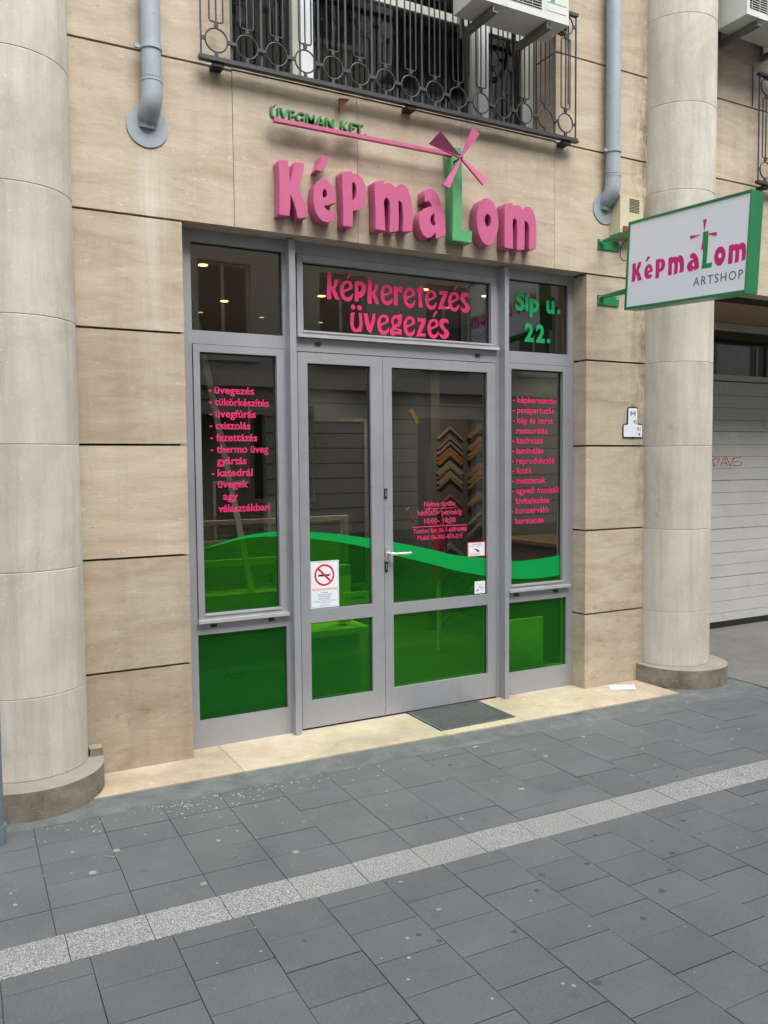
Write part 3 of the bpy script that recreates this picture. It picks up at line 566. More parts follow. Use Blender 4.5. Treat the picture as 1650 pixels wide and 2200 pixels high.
ftop = cubic_fit([p for s in WTOP for p in s]); fbot = cubic_fit([p for s in WBOT for p in s])
def wave(r, par):
    n = 24; xs = [r[0]+.004+(r[1]-r[0]-.009)*i/n for i in range(n+1)]
    bm = bmesh.new(); rowz = [[bm.verts.new((x, .1485, z)) for x in xs] for z in (0,)]
    bm.free()
    bm = bmesh.new(); a = [bm.verts.new((x, .1485, fbot(x))) for x in xs]; b = [bm.verts.new((x, .1485, max(ftop(x), fbot(x)+.0005))) for x in xs]
    for i in range(n): bm.faces.new((a[i], a[i+1], b[i+1], b[i]))
    obj('green_wave_stripe', mesh_of(bm, 'green_wave_stripe', M_GREENW), par)
    bm = bmesh.new(); a = [bm.verts.new((x, .149, r[2]+.004)) for x in xs]; b = [bm.verts.new((x, .149, fbot(x)-.0003)) for x in xs]
    for i in range(n): bm.faces.new((a[i], a[i+1], b[i+1], b[i]))
    obj('green_film', mesh_of(bm, 'green_film', M_FILM), par)

def sash(t, o, g, sill=True):
    slab('sash_frame', M_FRAME, o[0], o[1], o[2]+(.006 if sill else 0), o[3], YF-.010, YF+.05, [g], t, .003)
    if sill:
        box('drip_sill', M_SILL, o[0]-.006, o[1]+.006, YF-.034, YF-.0105, o[2]-.004, o[2]+.014, t, .004)
        box('glazing_bead', M_SILL, g[0]-.002, g[1]+.002, YF-.018, YF-.0103, g[2]-.010, g[2]-.001, t, .003)
    glazing(g, t)
    # dark rebate line round the sash
    d = .0035
    boxes('rebate_gap', M_GASKET, [(o[0]-d, o[1]+d, YF-.0015, YF-.0004, o[3]+.0003, o[3]+d), (o[0]-d, o[0]-.0003, YF-.0015, YF-.0004, o[2], o[3]), (o[1]+.0003, o[1]+d, YF-.0015, YF-.0004, o[2], o[3])], t, 0)
wl = thing('side_window', 'left side window with pink list starting üvegezés on its glass', 'window'); gL = (1.312, 1.762, .763, 2.22); sash(wl, SLo, gL); wave(gL, wl)
wr = thing('side_window', 'right side window with pink list starting képkeretezés on its glass', 'window'); gR = (3.432, 3.878, .762, 2.222); sash(wr, SRo, gR); wave(gR, wr)
wt = thing('transom_window', 'wide transom window above the door lettered képkeretezés üvegezés in pink', 'window'); gT = (1.932, 3.268, 2.378, 2.772); sash(wt, STo, gT)

def leaf(name, label, x0, x1, up_, lo_):
    t = thing(name, label, 'door')
    slab('leaf_frame', M_FRAME, x0, x1, .012, 2.2525, YF-.0005, YF+.055, [up_, lo_], t, .002)
    glazing(up_, t); glazing(lo_, t); wave(up_, t)
    sheet('green_film', M_FILM, [(lo_[0], lo_[2]), (lo_[1], lo_[2]), (lo_[1], lo_[3]), (lo_[0], lo_[3])], .149, t)
    return t
dl = leaf('glazed_door', 'narrow left glazed door leaf carrying the no smoking notice', 1.8955, 2.4585, (1.957, 2.374, .726, 2.19), (1.957, 2.374, .175, .646))
dr = leaf('glazed_door', 'wide right glazed door leaf with lever handle and opening hours', 2.4615, 3.312, (2.522, 3.243, .716, 2.19), (2.522, 3.243, .177, .645))
# lever handle and locks
hx = 2.482
box('handle_plate', M_HANDLE, hx-.017, hx+.013, YF-.012, YF-.001, .985, 1.075, dr, .004)
bm = bmesh.new(); addtube(bm, [(hx, YF-.011, 1.037), (hx, YF-.035, 1.037), (hx, YF-.050, 1.036), (hx+.012, YF-.058, 1.035), (hx+.03, YF-.06, 1.034), (hx+.135, YF-.06, 1.034)], .0095, 12)
me = mesh_of(bm, 'lever', M_HANDLE, 0, True); obj('lever', me, dr)
for z in (1.41, .952):
    lk = box('lock_escutcheon', M_BLACK, hx-.022, hx-.001, YF-.006, YF-.001, z-.032, z+.032, dr, .002)
    l2 = box('lock_cylinder', M_HANDLE, hx-.014, hx-.009, YF-.009, YF-.0061, z-.018, z+.018, dr, .001)
# screw caps on the leaves
for x, z in ((2.452, .075), (2.487, .095)): cyl('screw_cap', M_SILL, (x, YF-.0015, z), (0, -1, 0), .004, .002, dl if x < 2.46 else dr, 10)

# --- lettering on the glass
FW = FR_WALL; YG = .1475
def wtext(par, s, x, z, h, width, mat=M_PINKV, bold=.19, y=YG, name='lettering', lean=0, align='LEFT'):
    return text(name, mat, s, (x, y, z), FW, h, par, width, bold*.16, .0006, lean=lean, align=align)
Llist = [('üvegezés', 1.400, 1.633, 1.997), ('tükörkészítés', 1.400, 1.720, 1.931), ('üvegfúrás', 1.402, 1.640, 1.865), ('csiszolás', 1.402, 1.606, 1.799), ('fazettázás', 1.404, 1.646, 1.732), ('thermo üveg', 1.405, 1.713, 1.666), ('gyártás', 1.405, 1.580, 1.601), ('katedrál', 1.408, 1.615, 1.533), ('üvegek', 1.408, 1.587, 1.469), ('agy', 1.437, 1.525, 1.400), ('választékban', 1.408, 1.712, 1.331)]
for i, (s, x0, x1, z) in enumerate(Llist):
    wtext(wl, s, x0, z, .043, x1-x0)
    if i in (0, 1, 2, 3, 4, 5, 7): wtext(wl, '-', x0-.034, z+.001, .043, .016)
Rlist = [('képkeretezés', 3.500, 3.840, 2.000), ('paszpartuzás', 3.500, 3.820, 1.932), ('kép és keret', 3.500, 3.812, 1.862), ('restaurálás', 3.494, 3.760, 1.792), ('kasírozás', 3.495, 3.722, 1.725), ('laminálás', 3.495, 3.728, 1.656), ('reprodukciók', 3.494, 3.835, 1.587), ('fotók', 3.494, 3.633, 1.520), ('metszetek', 3.492, 3.748, 1.452), ('egyedi munkák', 3.492, 3.872, 1.384), ('kivitelezése', 3.488, 3.780, 1.313), ('konzerváló', 3.488, 3.770, 1.248), ('keretezés', 3.486, 3.730, 1.176)]
for i, (s, x0, x1, z) in enumerate(Rlist):
    wtext(wr, s, x0, z, .042, x1-x0)
    if i not in (3, 10, 12): wtext(wr, '-', x0-.036, z+.001, .042, .018)
for s, x0, x1, z, h in (('Nyitva tartás:', 2.762, 2.999, 1.318, .034), ('hétfőtől- péntekig', 2.712, 3.05, 1.262, .036), ('10:00- 18:00', 2.762, 3.002, 1.209, .034), ('Telefon/ fax: 06-1-688-0488', 2.678, 3.086, 1.148, .030), ('Mobil: 06-305-473-315', 2.711, 3.054, 1.104, .030)):
    wtext(dr, s, x0, z, h, x1-x0, bold=.12)
boxes('lettering_rule', M_PINKV, [(2.762, 2.999, YG-.0006, YG, 1.301, 1.306), (2.67, 3.097, YG-.0006, YG, 1.186, 1.1915)], dr, 0)
for i, (s, x0, x1, z, h) in enumerate((('Síp', 3.484, 3.688, 2.625, .118), ('u', 3.749, 3.822, 2.625, .118), ('.', 3.845, 3.872, 2.627, .118), ('2', 3.564, 3.640, 2.420, .118), ('2', 3.660, 3.736, 2.420, .118), ('.', 3.754, 3.785, 2.421, .118))):
    wtext(front, s, x0, z, h, x1-x0, M_GREENV, bold=.36)
for n_, x, z in TPL:
    glyph('letter', M_PINKV, TGL[n_], .0008, (x, YG, z), FW, wt)
for x, z in TDOT:
    glyph('letter_dot', M_PINKV, [[(0, -.0155, 0), (0, 0, .0155), (0, .0155, 0), (0, 0, -.0155)]], .0008, (x, YG, z), FW, wt)

# notices
def notice(par, x0, x1, z0, z1, name='notice', border=None):
    b = box(name, M_WPAPER, x0, x1, YG-.0016, YG-.0004, z0, z1, par, 0)
    return b
nt_ = notice(dl, 1.960, 2.152, .730, 1.014); cx, cz = 2.056, .928
ym = YG-.0018
def ring_flat(name, mat, cx, cz, r0, r1, y, par, seg=40):
    bm = bmesh.new(); a = [bm.verts.new((cx+r0*math.cos(2*math.pi*k/seg), y, cz+r0*math.sin(2*math.pi*k/seg))) for k in range(seg)]; b = [bm.verts.new((cx+r1*math.cos(2*math.pi*k/seg), y, cz+r1*math.sin(2*math.pi*k/seg))) for k in range(seg)]
    for k in range(seg): bm.faces.new((a[k], a[(k+1) % seg], b[(k+1) % seg], b[k]))
    return obj(name, mesh_of(bm, name, mat), par)
ring_flat('prohibition_ring', M_RED, cx, cz, .054, .066, ym-.0003, nt_)
s_ = .0045; d_ = .041
sheet('prohibition_bar', M_RED, [(cx-d_-s_, cz+d_-s_), (cx-d_+s_, cz+d_+s_), (cx+d_+s_, cz-d_+s_), (cx+d_-s_, cz-d_-s_)], ym-.0006, nt_)
boxes('cigarette_symbol', M_BLACK, [(cx-.040, cx+.034, ym-.0002, ym, cz-.008, cz+.004), (cx+.037, cx+.040, ym-.0002, ym, cz-.006, cz+.018)], nt_, 0)
text('notice_title', M_RED, 'TILOS A DOHÁNYZÁS', (cx-.082, ym, .835), FW, .014, nt_, .164, .012, .0002)
for i, (s, w) in enumerate((('az intézmény', .05), ('területén tilos és a bejárat', .092), ('öt méteres körzetében', .078), ('tilos a dohányzás', .078))): text('notice_line', M_BLACK, s, (cx, ym, .818-.0125*i), FW, .0075, nt_, w, .012, .0002, align='CENTER')
for i, w in enumerate((.155, .135, .07, .035, .065)): text('notice_line', M_BLACK, ('a nemdohányzók védelméről szóló törvény szerint', 'a szabályok megszegése bírsággal jár', 'köszönjük', 'www', 'megértését')[i], (cx, ym, .772-.0075*i), FW, .004, nt_, w, .0, .0002, align='CENTER')
boxes('notice_border', M_BLACK, [(1.966, 2.146, ym-.0001, ym, 1.006, 1.0072), (1.966, 2.146, ym-.0001, ym, .737, .7382), (1.966, 1.9672, ym-.0001, ym, .7385, 1.0058), (2.1448, 2.146, ym-.0001, ym, .7385, 1.0058)], nt_, 0)
n2 = notice(dr, 3.096, 3.234, .973, 1.070)
boxes('notice_border', M_RED, [(3.096, 3.234, ym-.0001, ym, 1.0655, 1.070), (3.096, 3.234, ym-.0001, ym, .973, .9775), (3.096, 3.1005, ym-.0001, ym, .978, 1.065), (3.2295, 3.234, ym-.0001, ym, .978, 1.065)], n2, 0)
text('notice_title', M_RED, 'FIGYELEM!', (3.165, ym, 1.050), FW, .009, n2, .075, .02, .0002, align='CENTER')
text('notice_line', M_BLACK, 'kamerával megfigyelt terület', (3.165, ym, 1.040), FW, .005, n2, .115, 0, .0002, align='CENTER')
poly('camera_symbol', M_BLACK, [(3.142, 1.030), (3.160, 1.020), (3.168, 1.024), (3.178, 1.016), (3.190, 1.010), (3.186, 1.002), (3.170, 1.003), (3.166, 1.012), (3.146, 1.020)], ym-.0003, ym-.0001, n2)
for i in range(2): text('notice_line', M_BLACK, ('a terület biztonsági', 'felügyelet alatt áll')[i], (3.106, ym, .992-.008*i), FW, .0045, n2, (.085, .07)[i], 0, .0002)
n3 = notice(dr, 3.150, 3.234, .7235, .805)
for a in (1, -1): sheet('cross_stroke', M_RED, [(3.170, .764-a*.026-.002), (3.214, .764+a*.026-.002), (3.214, .764+a*.026+.002), (3.170, .764-a*.026+.002)], ym-.0002-.0001*a, n3)
poly('tool_symbol', M_BLACK, [(3.160, .742), (3.172, .752), (3.176, .746), (3.166, .738)], ym-.0006, ym-.0004, n3); poly('tool_symbol', M_BLACK, [(3.207, .762), (3.218, .764), (3.216, .755), (3.208, .757)], ym-.0006, ym-.0004, n3)

# ------------------------------------------------ big raised logo on the lintel
logo = thing('raised_logo_letters', 'raised pink and green shop name Képmalom with windmill sails above the door', 'shop sign')
YL = .086
for k, cs in LOGO.items():
    m_ = M_GREENL if k == 'L' else M_PINK
    o = glyph('letter', m_, cs, YL-.002, (0, -.002, 0), FW, logo, bev=.0012)
    o['label'] = ('green letter L standing up as the mill tower' if k == 'L' else 'pink acute accent' if k == 'accent' else 'pink letter '+k[0])
hub = Vector((2.872, 0, 3.402))
def wallpt(u, v, y): # used once, to keep the sails tied to their hub
    return None
for k, cs in BLADES.items():
    pts = cs[0]; c0 = pts[0]; n = {'UL': -.034, 'UR': -.004, 'LL': -.003, 'LR': .005}[k]
    bm = bmesh.new(); t_ = .007
    P_ = [(pts[0][1], pts[0][2]), (pts[1][1], pts[1][2]), (pts[2][1], pts[2][2])]
    ax = Vector(((P_[1][0]+P_[2][0])/2-P_[0][0], 0, (P_[1][1]+P_[2][1])/2-P_[0][1])).normalized()
    w_ = .005; pr = Vector((-ax.z, 0, ax.x))
    root = Vector((P_[0][0], 0, P_[0][1])); a_, b_ = Vector((P_[1][0], 0, P_[1][1])), Vector((P_[2][0], 0, P_[2][1]))
    sgn = 1 if (a_-root).dot(pr) > 0 else -1
    q = [root+pr*sgn*w_, a_, b_, root-pr*sgn*w_]; tw = [0, n, -n, 0]
    f_ = [bm.verts.new((p.x, -.16-t_+w2, p.z)) for p, w2 in zip(q, tw)]; g_ = [bm.verts.new((p.x, -.16+t_+w2, p.z)) for p, w2 in zip(q, tw)]
    bm.faces.new(f_); bm.faces.new(list(reversed(g_)))
    for i in range(4): bm.faces.new((f_[i], g_[i], g_[(i+1) % 4], f_[(i+1) % 4]))
    obj('windmill_sail', mesh_of(bm, 'windmill_sail', M_PINK, .001), logo)
hx_, hz_ = BLADES['UL'][0][0][1], BLADES['UL'][0][0][2]
hx_ = sum(BLADES[k][0][0][1] for k in BLADES)/4; hz_ = sum(BLADES[k][0][0][2] for k in BLADES)/4
cyl('sail_axle', M_BLACK, (hx_, -.084, hz_), (0, -1, 0), .006, .092, logo, 10)
# rod and small company name
nm = thing('company_name_letters', 'small raised green letters ÚVEGMAN KFT above the pink rod', 'shop sign')
bar = tag(boxes('pink_rod', M_PINK, [(1.69, 2.836, -.092, -.064, 3.450, 3.470)], None, .004), 'long thin pink bar under the small green company name', 'sign bar')
for s, x0, x1 in (('ÚVEGMAN', 1.676, 2.052), ('KFT,', 2.096, 2.252)):
    o = text('letters', M_SMALLG, s, (x0, -.050, 3.4715), FW, .062, nm, x1-x0, .005, .034, lean=0)

# ------------------------------------------------ hanging sign
droop = R(3.4)
hs_ = thing('hanging_sign', 'white and green box sign Képmalom Artshop hung at right angles to the wall', 'shop sign', (4.062, -.292, 2.875), (droop, 0, 0))
Lx, Hz, Tk = .938, .562, .093           # along -y, height, thickness along +x
fx = .020
boxes('sign_casing', M_GREENBOX, [(-.006, Tk+.006, -Lx, 0, Hz/2-.016, Hz/2), (-.006, Tk+.006, -Lx, 0, -Hz/2, -Hz/2+.016), (-.006, Tk+.006, -Lx, -Lx+.006, -Hz/2+.0161, Hz/2-.0161), (-.006, Tk+.006, -.016, 0, -Hz/2+.0161, Hz/2-.0161)], hs_, .002)
box('sign_face', M_WHITE, -.001, .003, -Lx+.0062, -.0162, -Hz/2+.0162, Hz/2-.0162, hs_, 0)
box('sign_face', M_WHITE, Tk-.003, Tk+.001, -Lx+.0062, -.0162, -Hz/2+.0162, Hz/2-.0162, hs_, 0)
cd, sn = math.cos(droop), math.sin(droop)
def to_local(y, z):   # world (y,z) on the sign plane -> local
    dy, dz = y+.292, z-2.875; return (dy*cd+dz*sn, -dy*sn+dz*cd)
FS = (Vector((0, -1, 0)), Vector((0, 0, 1)), Vector((-1, 0, 0)))
for k, (ya, za, yb, zb) in SGB.items():
    cs = LOGO[k]; xs = [p[1] for p in cs[0]]; zs = [p[2] for p in cs[0]]
    x0, x1, z0, z1 = min(xs), max(xs), min(zs), max(zs)
    la = to_local(ya, za); lb = to_local(yb, zb); ymid = (ya+yb)/2
    l0 = to_local(ya, za); lz0 = to_local(ymid, za)[1]; lz1 = to_local(ymid, zb)[1]
    sx = (to_local(ya, za)[0]-to_local(yb, za)[0])/(x1-x0); sy = (lz1-lz0)/(z1-z0)
    cc = [[(c, (x-x0)*sx, (z-z0)*sy) for c, x, z in s] for s in cs]
    glyph('letter', M_GREENV if k == 'L' else M_PINKS, cc, .0008, (-.0012-(.0003 if k == 'accent' else 0), l0[0], lz0), FS, hs_)
for i, t3 in enumerate(SGBL):
    q = [to_local(*p) for p in t3]; bm = bmesh.new(); bm.faces.new([bm.verts.new((-.0028-.0003*i, y, z)) for y, z in q]); obj('windmill_sail', mesh_of(bm, 'windmill_sail', M_PINKS), hs_)
a_ = to_local(-.841, 2.640)
text('lettering', M_GREENT, 'ARTSHOP', (-.0012, a_[0], a_[1]+.004), FS, .052, hs_, .352, .004, .0006, 1.25, lean=.0)
for i, z in enumerate((3.096-2.875, 2.717-2.875)):
    zz = z-.004
    b = boxes('wall_plate', M_GREENBOX, [(.012, .205, .283, .291, zz-.035, zz+.030)], hs_, .002)
    b.rotation_euler = (-droop, 0, 0)
    bm = bmesh.new(); addbox(bm, .030, .062, -.002, .284, zz-.006, zz+.0)
    vs = [bm.verts.new(p) for p in ((.043, .0, zz-.0005), (.049, .0, zz-.0005), (.049, .284, zz-.0005), (.043, .284, zz-.0005), (.043, .0, zz+.034), (.049, .0, zz+.034), (.049, .284, zz+.010), (.043, .284, zz+.010))]
    for q in ((0, 3, 2, 1), (4, 5, 6, 7), (0, 1, 5, 4), (1, 2, 6, 5), (2, 3, 7, 6), (3, 0, 4, 7)): bm.faces.new([vs[j] for j in q])
    obj('support_arm', mesh_of(bm, 'support_arm', M_GREENBOX), hs_)
    for x in (.028, .190): cyl('bolt', M_HANDLE, (x, .287, zz), (0, -1, 0), .009, .014, hs_, 8)
pts = [(.03, .02, .19), (.03, .07, .17), (.03, .10, .13), (.03, .10, .085), (.03, .07, .05), (.03, .03, .045), (.03, .0, .06)]
tube('power_cable', M_BLACK, pts, .003, hs_, 6)

# ------------------------------------------------ siren box, utility plate
sb = thing('alarm_siren_box', 'cream alarm siren box with louvres beside the right downpipe', 'alarm box')
bm = bmesh.new(); x0, x1, z0, z1 = 4.200, 4.408, 3.165, 3.418
vs = [bm.verts.new(p) for p in ((x0-.012, -.001, z0-.006), (x1+.012, -.001, z0-.006), (x1, -.085, z0), (x0, -.085, z0), (x0-.012, -.001, z1+.006), (x1+.012, -.001, z1+.006), (x1, -.085, z1), (x0, -.085, z1))]
for q in ((0, 3, 2, 1), (4, 5, 6, 7), (0, 1, 5, 4), (1, 2, 6, 5), (2, 3, 7, 6), (3, 0, 4, 7)): bm.faces.new([vs[j] for j in q])
obj('housing', mesh_of(bm, 'housing', M_SIREN, .006), sb)
for i in range(9): box('louvre_slot', M_BLACK, 4.283, 4.375, -.0868, -.0852, 3.395-.0105*i, 3.3995-.0105*i, sb, 0)
box('strobe_lens', M_LAMPR, 4.225, 4.345, -.098, -.0855, 3.166, 3.206, sb, .006)
for x, z in ((4.215, 3.405), (4.395, 3.405), (4.215, 3.18)): cyl('screw', M_BLACK, (x, -.0855, z), (0, -1, 0), .003, .001, sb, 8)
up_ = thing('utility_marker_plate', 'white enamel hydrant marker plate numbered 42 and 41 on the right pier', 'marker plate')
def rr(pts, d):  # simple outset
    return pts
outer = [(4.316, 1.772), (4.324, 1.763), (4.500, 1.763), (4.509, 1.772), (4.509, 1.850), (4.500, 1.860), (4.462, 1.864), (4.459, 1.972), (4.450, 1.981), (4.418, 1.987), (4.402, 1.987), (4.368, 1.981), (4.360, 1.972), (4.357, 1.864), (4.324, 1.860), (4.316, 1.850)]
inner = [(4.323, 1.774), (4.328, 1.770), (4.497, 1.770), (4.502, 1.775), (4.502, 1.848), (4.497, 1.853), (4.455, 1.857), (4.452, 1.968), (4.446, 1.974), (4.373, 1.974), (4.367, 1.968), (4.364, 1.857), (4.328, 1.853), (4.323, 1.848)]
poly('plate_border', M_BLACK, outer, -.006, -.001, up_); poly('plate_face', M_WPAPER, inner, -.0075, -.0062, up_)
text('plate_number', M_BLACK, '42', (4.412, -.0076, 1.868), FW, .026, up_, .036, .01, .0004, lean=-.15); text('plate_number', M_BLACK, '41', (4.448, -.0076, 1.818), FW, .026, up_, .034, .01, .0004, lean=-.15)
text('plate_letter', M_BLACK, 'H', (4.410, -.0076, 1.920), FW, .036, up_, .046, .004, .0004, align='CENTER'); text('plate_letter', M_BLACK, 'Z', (4.410, -.0078, 1.930), FW, .018, up_, .012, .01, .0004, align='CENTER')
box('plate_mark', M_BLACK, 4.465, 4.480, -.0082, -.0076, 1.782, 1.796, up_, 0)
for x, z in ((4.410, 1.981), (4.410, 1.764), (4.352, 1.862), (4.467, 1.862)): cyl('screw', M_BLACK, (x, -.001, z), (0, -1, 0), .006, .009, up_, 8)

# ------------------------------------------------ downpipes
def downpipe(cx, label, zclamp):
    t = thing('downpipe', label, 'drainpipe', (cx, 0, 0), group='grey rain downpipes running into the facade')
    r = .049; y = -.063
    pts = [(0, y, 7.0), (0, y, 3.55)]
    n = 8; Rb = .10; zc = 3.45
    path = [(0, y, 3.53), (0, y, 3.47)]
    for k in range(1, n+1):
        a = (math.pi/2*.80)*k/n; path.append((-.012*k/n, y+(Rb*(1-math.cos(a)))*1.0, 3.47-Rb*math.sin(a)))
    path.append((-.014, .02, 3.335))
    bm = bmesh.new(); addtube(bm, pts, r, 28); me = mesh_of(bm, 'pipe', M_ZINC)
    for p in me.polygons: p.use_smooth = len(p.vertices) == 4
    obj('pipe', me, t)
    bm = bmesh.new(); addtube(bm, path, .0525, 28); me = mesh_of(bm, 'elbow', M_ZINC)
    for p in me.polygons: p.use_smooth = len(p.vertices) == 4
    obj('elbow', me, t)
    cyl('wall_flange', M_ZINC, (-.014, -.001, 3.335), (0, -1, 0), .106, .005, t, 36)
    for z, h, rr_ in ((zclamp, .018, .0555), ): cyl('clamp', M_ZINC, (0, y, z), (0, 0, 1), rr_, h, t, 28, None, .002)
    cyl('joint_ring', M_ZINC, (0, y, 3.53), (0, 0, 1), .0545, .014, t, 28, None, .003)
    boxes('clamp_lug', M_ZINC, [(-.082, -.052, y-.008, y+.006, zclamp+.001, zclamp+.017), (-.008, .008, -.012, -.001, zclamp, zclamp+.016)], t, .001)
    return t
downpipe(1.043, 'grey downpipe ending in a round wall flange near the left column', 3.688)
downpipe(4.150, 'grey downpipe ending in a wall flange beside the alarm box', 3.690)
# steel post at the very left edge
post = thing('steel_post', 'blue grey steel post standing at the left edge by the column plinth', 'post', (.158, -.575, 0))
M_POST = m_simple('post_paint', (.15, .19, .215), .5, 0, .5, .2, 5, .1, ((.07, .07, .07), .5))
cyl('post_tube', M_POST, (0, 0, -.02), (0, 0, 1), .056, 3.6, post, 32); cyl('post_collar', M_POST, (0, 0, -.02), (0, 0, 1), .062, .09, post, 32)

# ------------------------------------------------ upper window + guards
uw = thing('upper_window', 'dark curtained upper window with white sash bars behind the iron guard', 'window')
slab('window_frame', M_BEIGEF, 1.484, 3.707, 3.72, 5.59, .215, .27, [(1.53, 1.918, 3.75, 4.42), (1.965, 1.972, 3.75, 4.42), (2.05, 3.165, 3.75, 4.42), (3.305, 3.60, 3.75, 4.42), (1.53, 1.918, 4.47, 5.5), (2.05, 3.165, 4.47, 5.5), (3.305, 3.66, 4.47, 5.5)], uw, .004)
for x0, x1 in ((1.972, 2.048), (3.222, 3.300)): box('white_stile', M_WHITEP, x0, x1, .190, .2145, 3.735, 4.46, uw, .004)
for x0, x1 in ((1.918, 1.958), (3.168, 3.208)): box('beige_stile', M_BEIGEF, x0, x1, .190, .2145, 3.735, 4.46, uw, .004)
for r in ((1.53, 1.918, 3.75, 4.42), (2.05, 3.165, 3.75, 4.42), (3.305, 3.60, 3.75, 4.42), (1.53, 1.918, 4.47, 5.5), (2.05, 3.165, 4.47, 5.5), (3.305, 3.66, 4.47, 5.5)): glazing(r, uw, .235, False)
for x0, x1, ph in ((1.50, 2.35, 0), (2.35, 3.12, 2), (3.13, 3.70, 5)):
    bm = bmesh.new(); n = int((x1-x0)*160); pr = []
    for i in range(n+1):
        x = x0+(x1-x0)*i/n; y = .34+.014*math.sin(x*95+ph)+.010*math.sin(x*41+ph)+.01*math.sin(x*173)
        pr.append((bm.verts.new((x, y, 3.73)), bm.verts.new((x, y, 5.59))))
    for a, b in zip(pr, pr[1:]): bm.faces.new((a[0], b[0], b[1], a[1])).smooth = True
    obj('curtain', mesh_of(bm, 'curtain', M_CURT), uw)
box('curtain_light_block', M_DARK, 1.4, 3.8, .5, .55, 3.6, 5.7, uw, 0)  # unseen dark sheet behind the curtain, added to block light
boxes('light_block_sides', M_CORE, [(1.40, 1.482, .301, .5, 3.6, 5.7), (3.709, 3.80, .301, .5, 3.6, 5.7), (1.483, 3.708, .301, .499, 3.60, 3.719), (1.483, 3.708, .301, .499, 5.601, 5.7)], uw, 0)  # added sides closing the light-blocking box behind the curtain
box('window_sill', M_STONE, 1.488, 3.703, -.005, .214, 3.7175, 3.7345, uw, .003)

# a ring and a U bar, shared by all repeats
def torus_mesh():
    bm = bmesh.new(); seg, ms = 30, 6; Rr, r = .0605, .0047; rings = []
    for i in range(seg):
        a = 2*math.pi*i/seg; rings.append([bm.verts.new(((Rr+r*math.cos(b))*math.cos(a), r*1.1*math.sin(b), (Rr+r*math.cos(b))*math.sin(a))) for b in [2*math.pi*k/ms for k in range(ms)]])
    for i in range(seg):
        p, q = rings[i], rings[(i+1) % seg]
        for k in range(ms): bm.faces.new((p[k], p[(k+1) % ms], q[(k+1) % ms], q[k])).smooth = True
    return mesh_of(bm, 'ring', M_IRON, 0, True)
RING = torus_mesh()
def ubar_mesh(zt):
    bm = bmesh.new(); w, z0, z1, c = .0370, 0, zt, .012
    path = [(-w, 0, zt/2), (-w, 0, z0+c), (-w+c*.3, 0, z0+c*.3), (-w+c, 0, z0), (w-c, 0, z0), (w-c*.3, 0, z0+c*.3), (w, 0, z0+c), (w, 0, z1-c), (w-c*.3, 0, z1-c*.3), (w-c, 0, z1), (-w+c, 0, z1), (-w+c*.3, 0, z1-c*.3), (-w, 0, z1-c), (-w, 0, zt/2)]
    addtube(bm, path, .0048, 6, False); addtube(bm, [(0, 0, 0), (0, 0, z1)], .0048, 6)
    addbox(bm, -.010, .010, -.006, .006, -.024, -.001); addbox(bm, -.010, .010, -.006, .006, z1+.001, z1+.024)
    return mesh_of(bm, 'upright_bars', M_IRON)
UBAR = ubar_mesh(.445)
def link_mesh():
    bm = bmesh.new(); addbox(bm, -.012, .012, -.006, .006, -.009, .009); return mesh_of(bm, 'ring_link', M_IRON, .001)
LINK = link_mesh()
def guard(label, x0, n, y=-.06, z0=3.72):
    t = thing('window_guard', label, 'window grille', (x0, y, z0), group='wrought iron guards below the upper windows')
    p = .1679; Wd = p*n
    for z, h, d in ((0, .019, .015), (.80, .019, .015)): box('rail', M_IRON, -.012, Wd+.012, -d, d, z-.010, z+h-.010, t, .003)
    boxes('foot_rail', M_IRON, [(-.012, Wd+.012, -.026, .010, -.0185, -.0105)], t, .001)
    for i in range(n):
        cx = p*(i+.5)
        for cz in (.098, .722):
            obj('ring', RING, t, (cx, 0, cz))
        obj('upright_bars', UBAR, t, (cx, 0, .190))
        for cz in (.098, .722):
            obj('ring_link', LINK, t, (cx-p/2+.011+(.0 if i else .004), 0, cz)); obj('ring_link', LINK, t, (cx+p/2-.011, 0, cz))
        obj('ring_link', LINK, t, (cx, 0, .024), (0, math.pi/2, 0)); obj('ring_link', LINK, t, (cx, 0, .782), (0, math.pi/2, 0))
    for i in range(n+1):
        w = .004 if i in (0, n) else .0058
        box('flat_bar', M_IRON, p*i-w, p*i+w, .007, .012, .0125, .7895, t, 0) if 0 < i < n else box('flat_bar', M_IRON, p*i-w, p*i+w, -.006, .002, .0125, .7895, t, 0)
    for fx_ in ([.03*n/15+.06, Wd*.5, Wd-.08] if n > 6 else [.06, Wd-.06]):
        for z in (-.03, ): box('wall_anchor', M_BLACK, fx_-.03, fx_+.03, -.015, .058, z-.010, z+.011, t, .002)
    return t
guard('long iron window guard with ring ornaments above the pink letters', 1.302, 15)
guard('iron window guard with ring ornaments above the hanging sign', 5.625, 13)
tag(poly('rusty_metal_tip', M_RUST, [(2.10, 3.665), (2.165, 3.672), (2.15, 3.655), (2.112, 3.612), (2.100, 3.585)], -.05, -.035), 'small rusty pointed scrap hanging under the long iron guard', 'scrap')

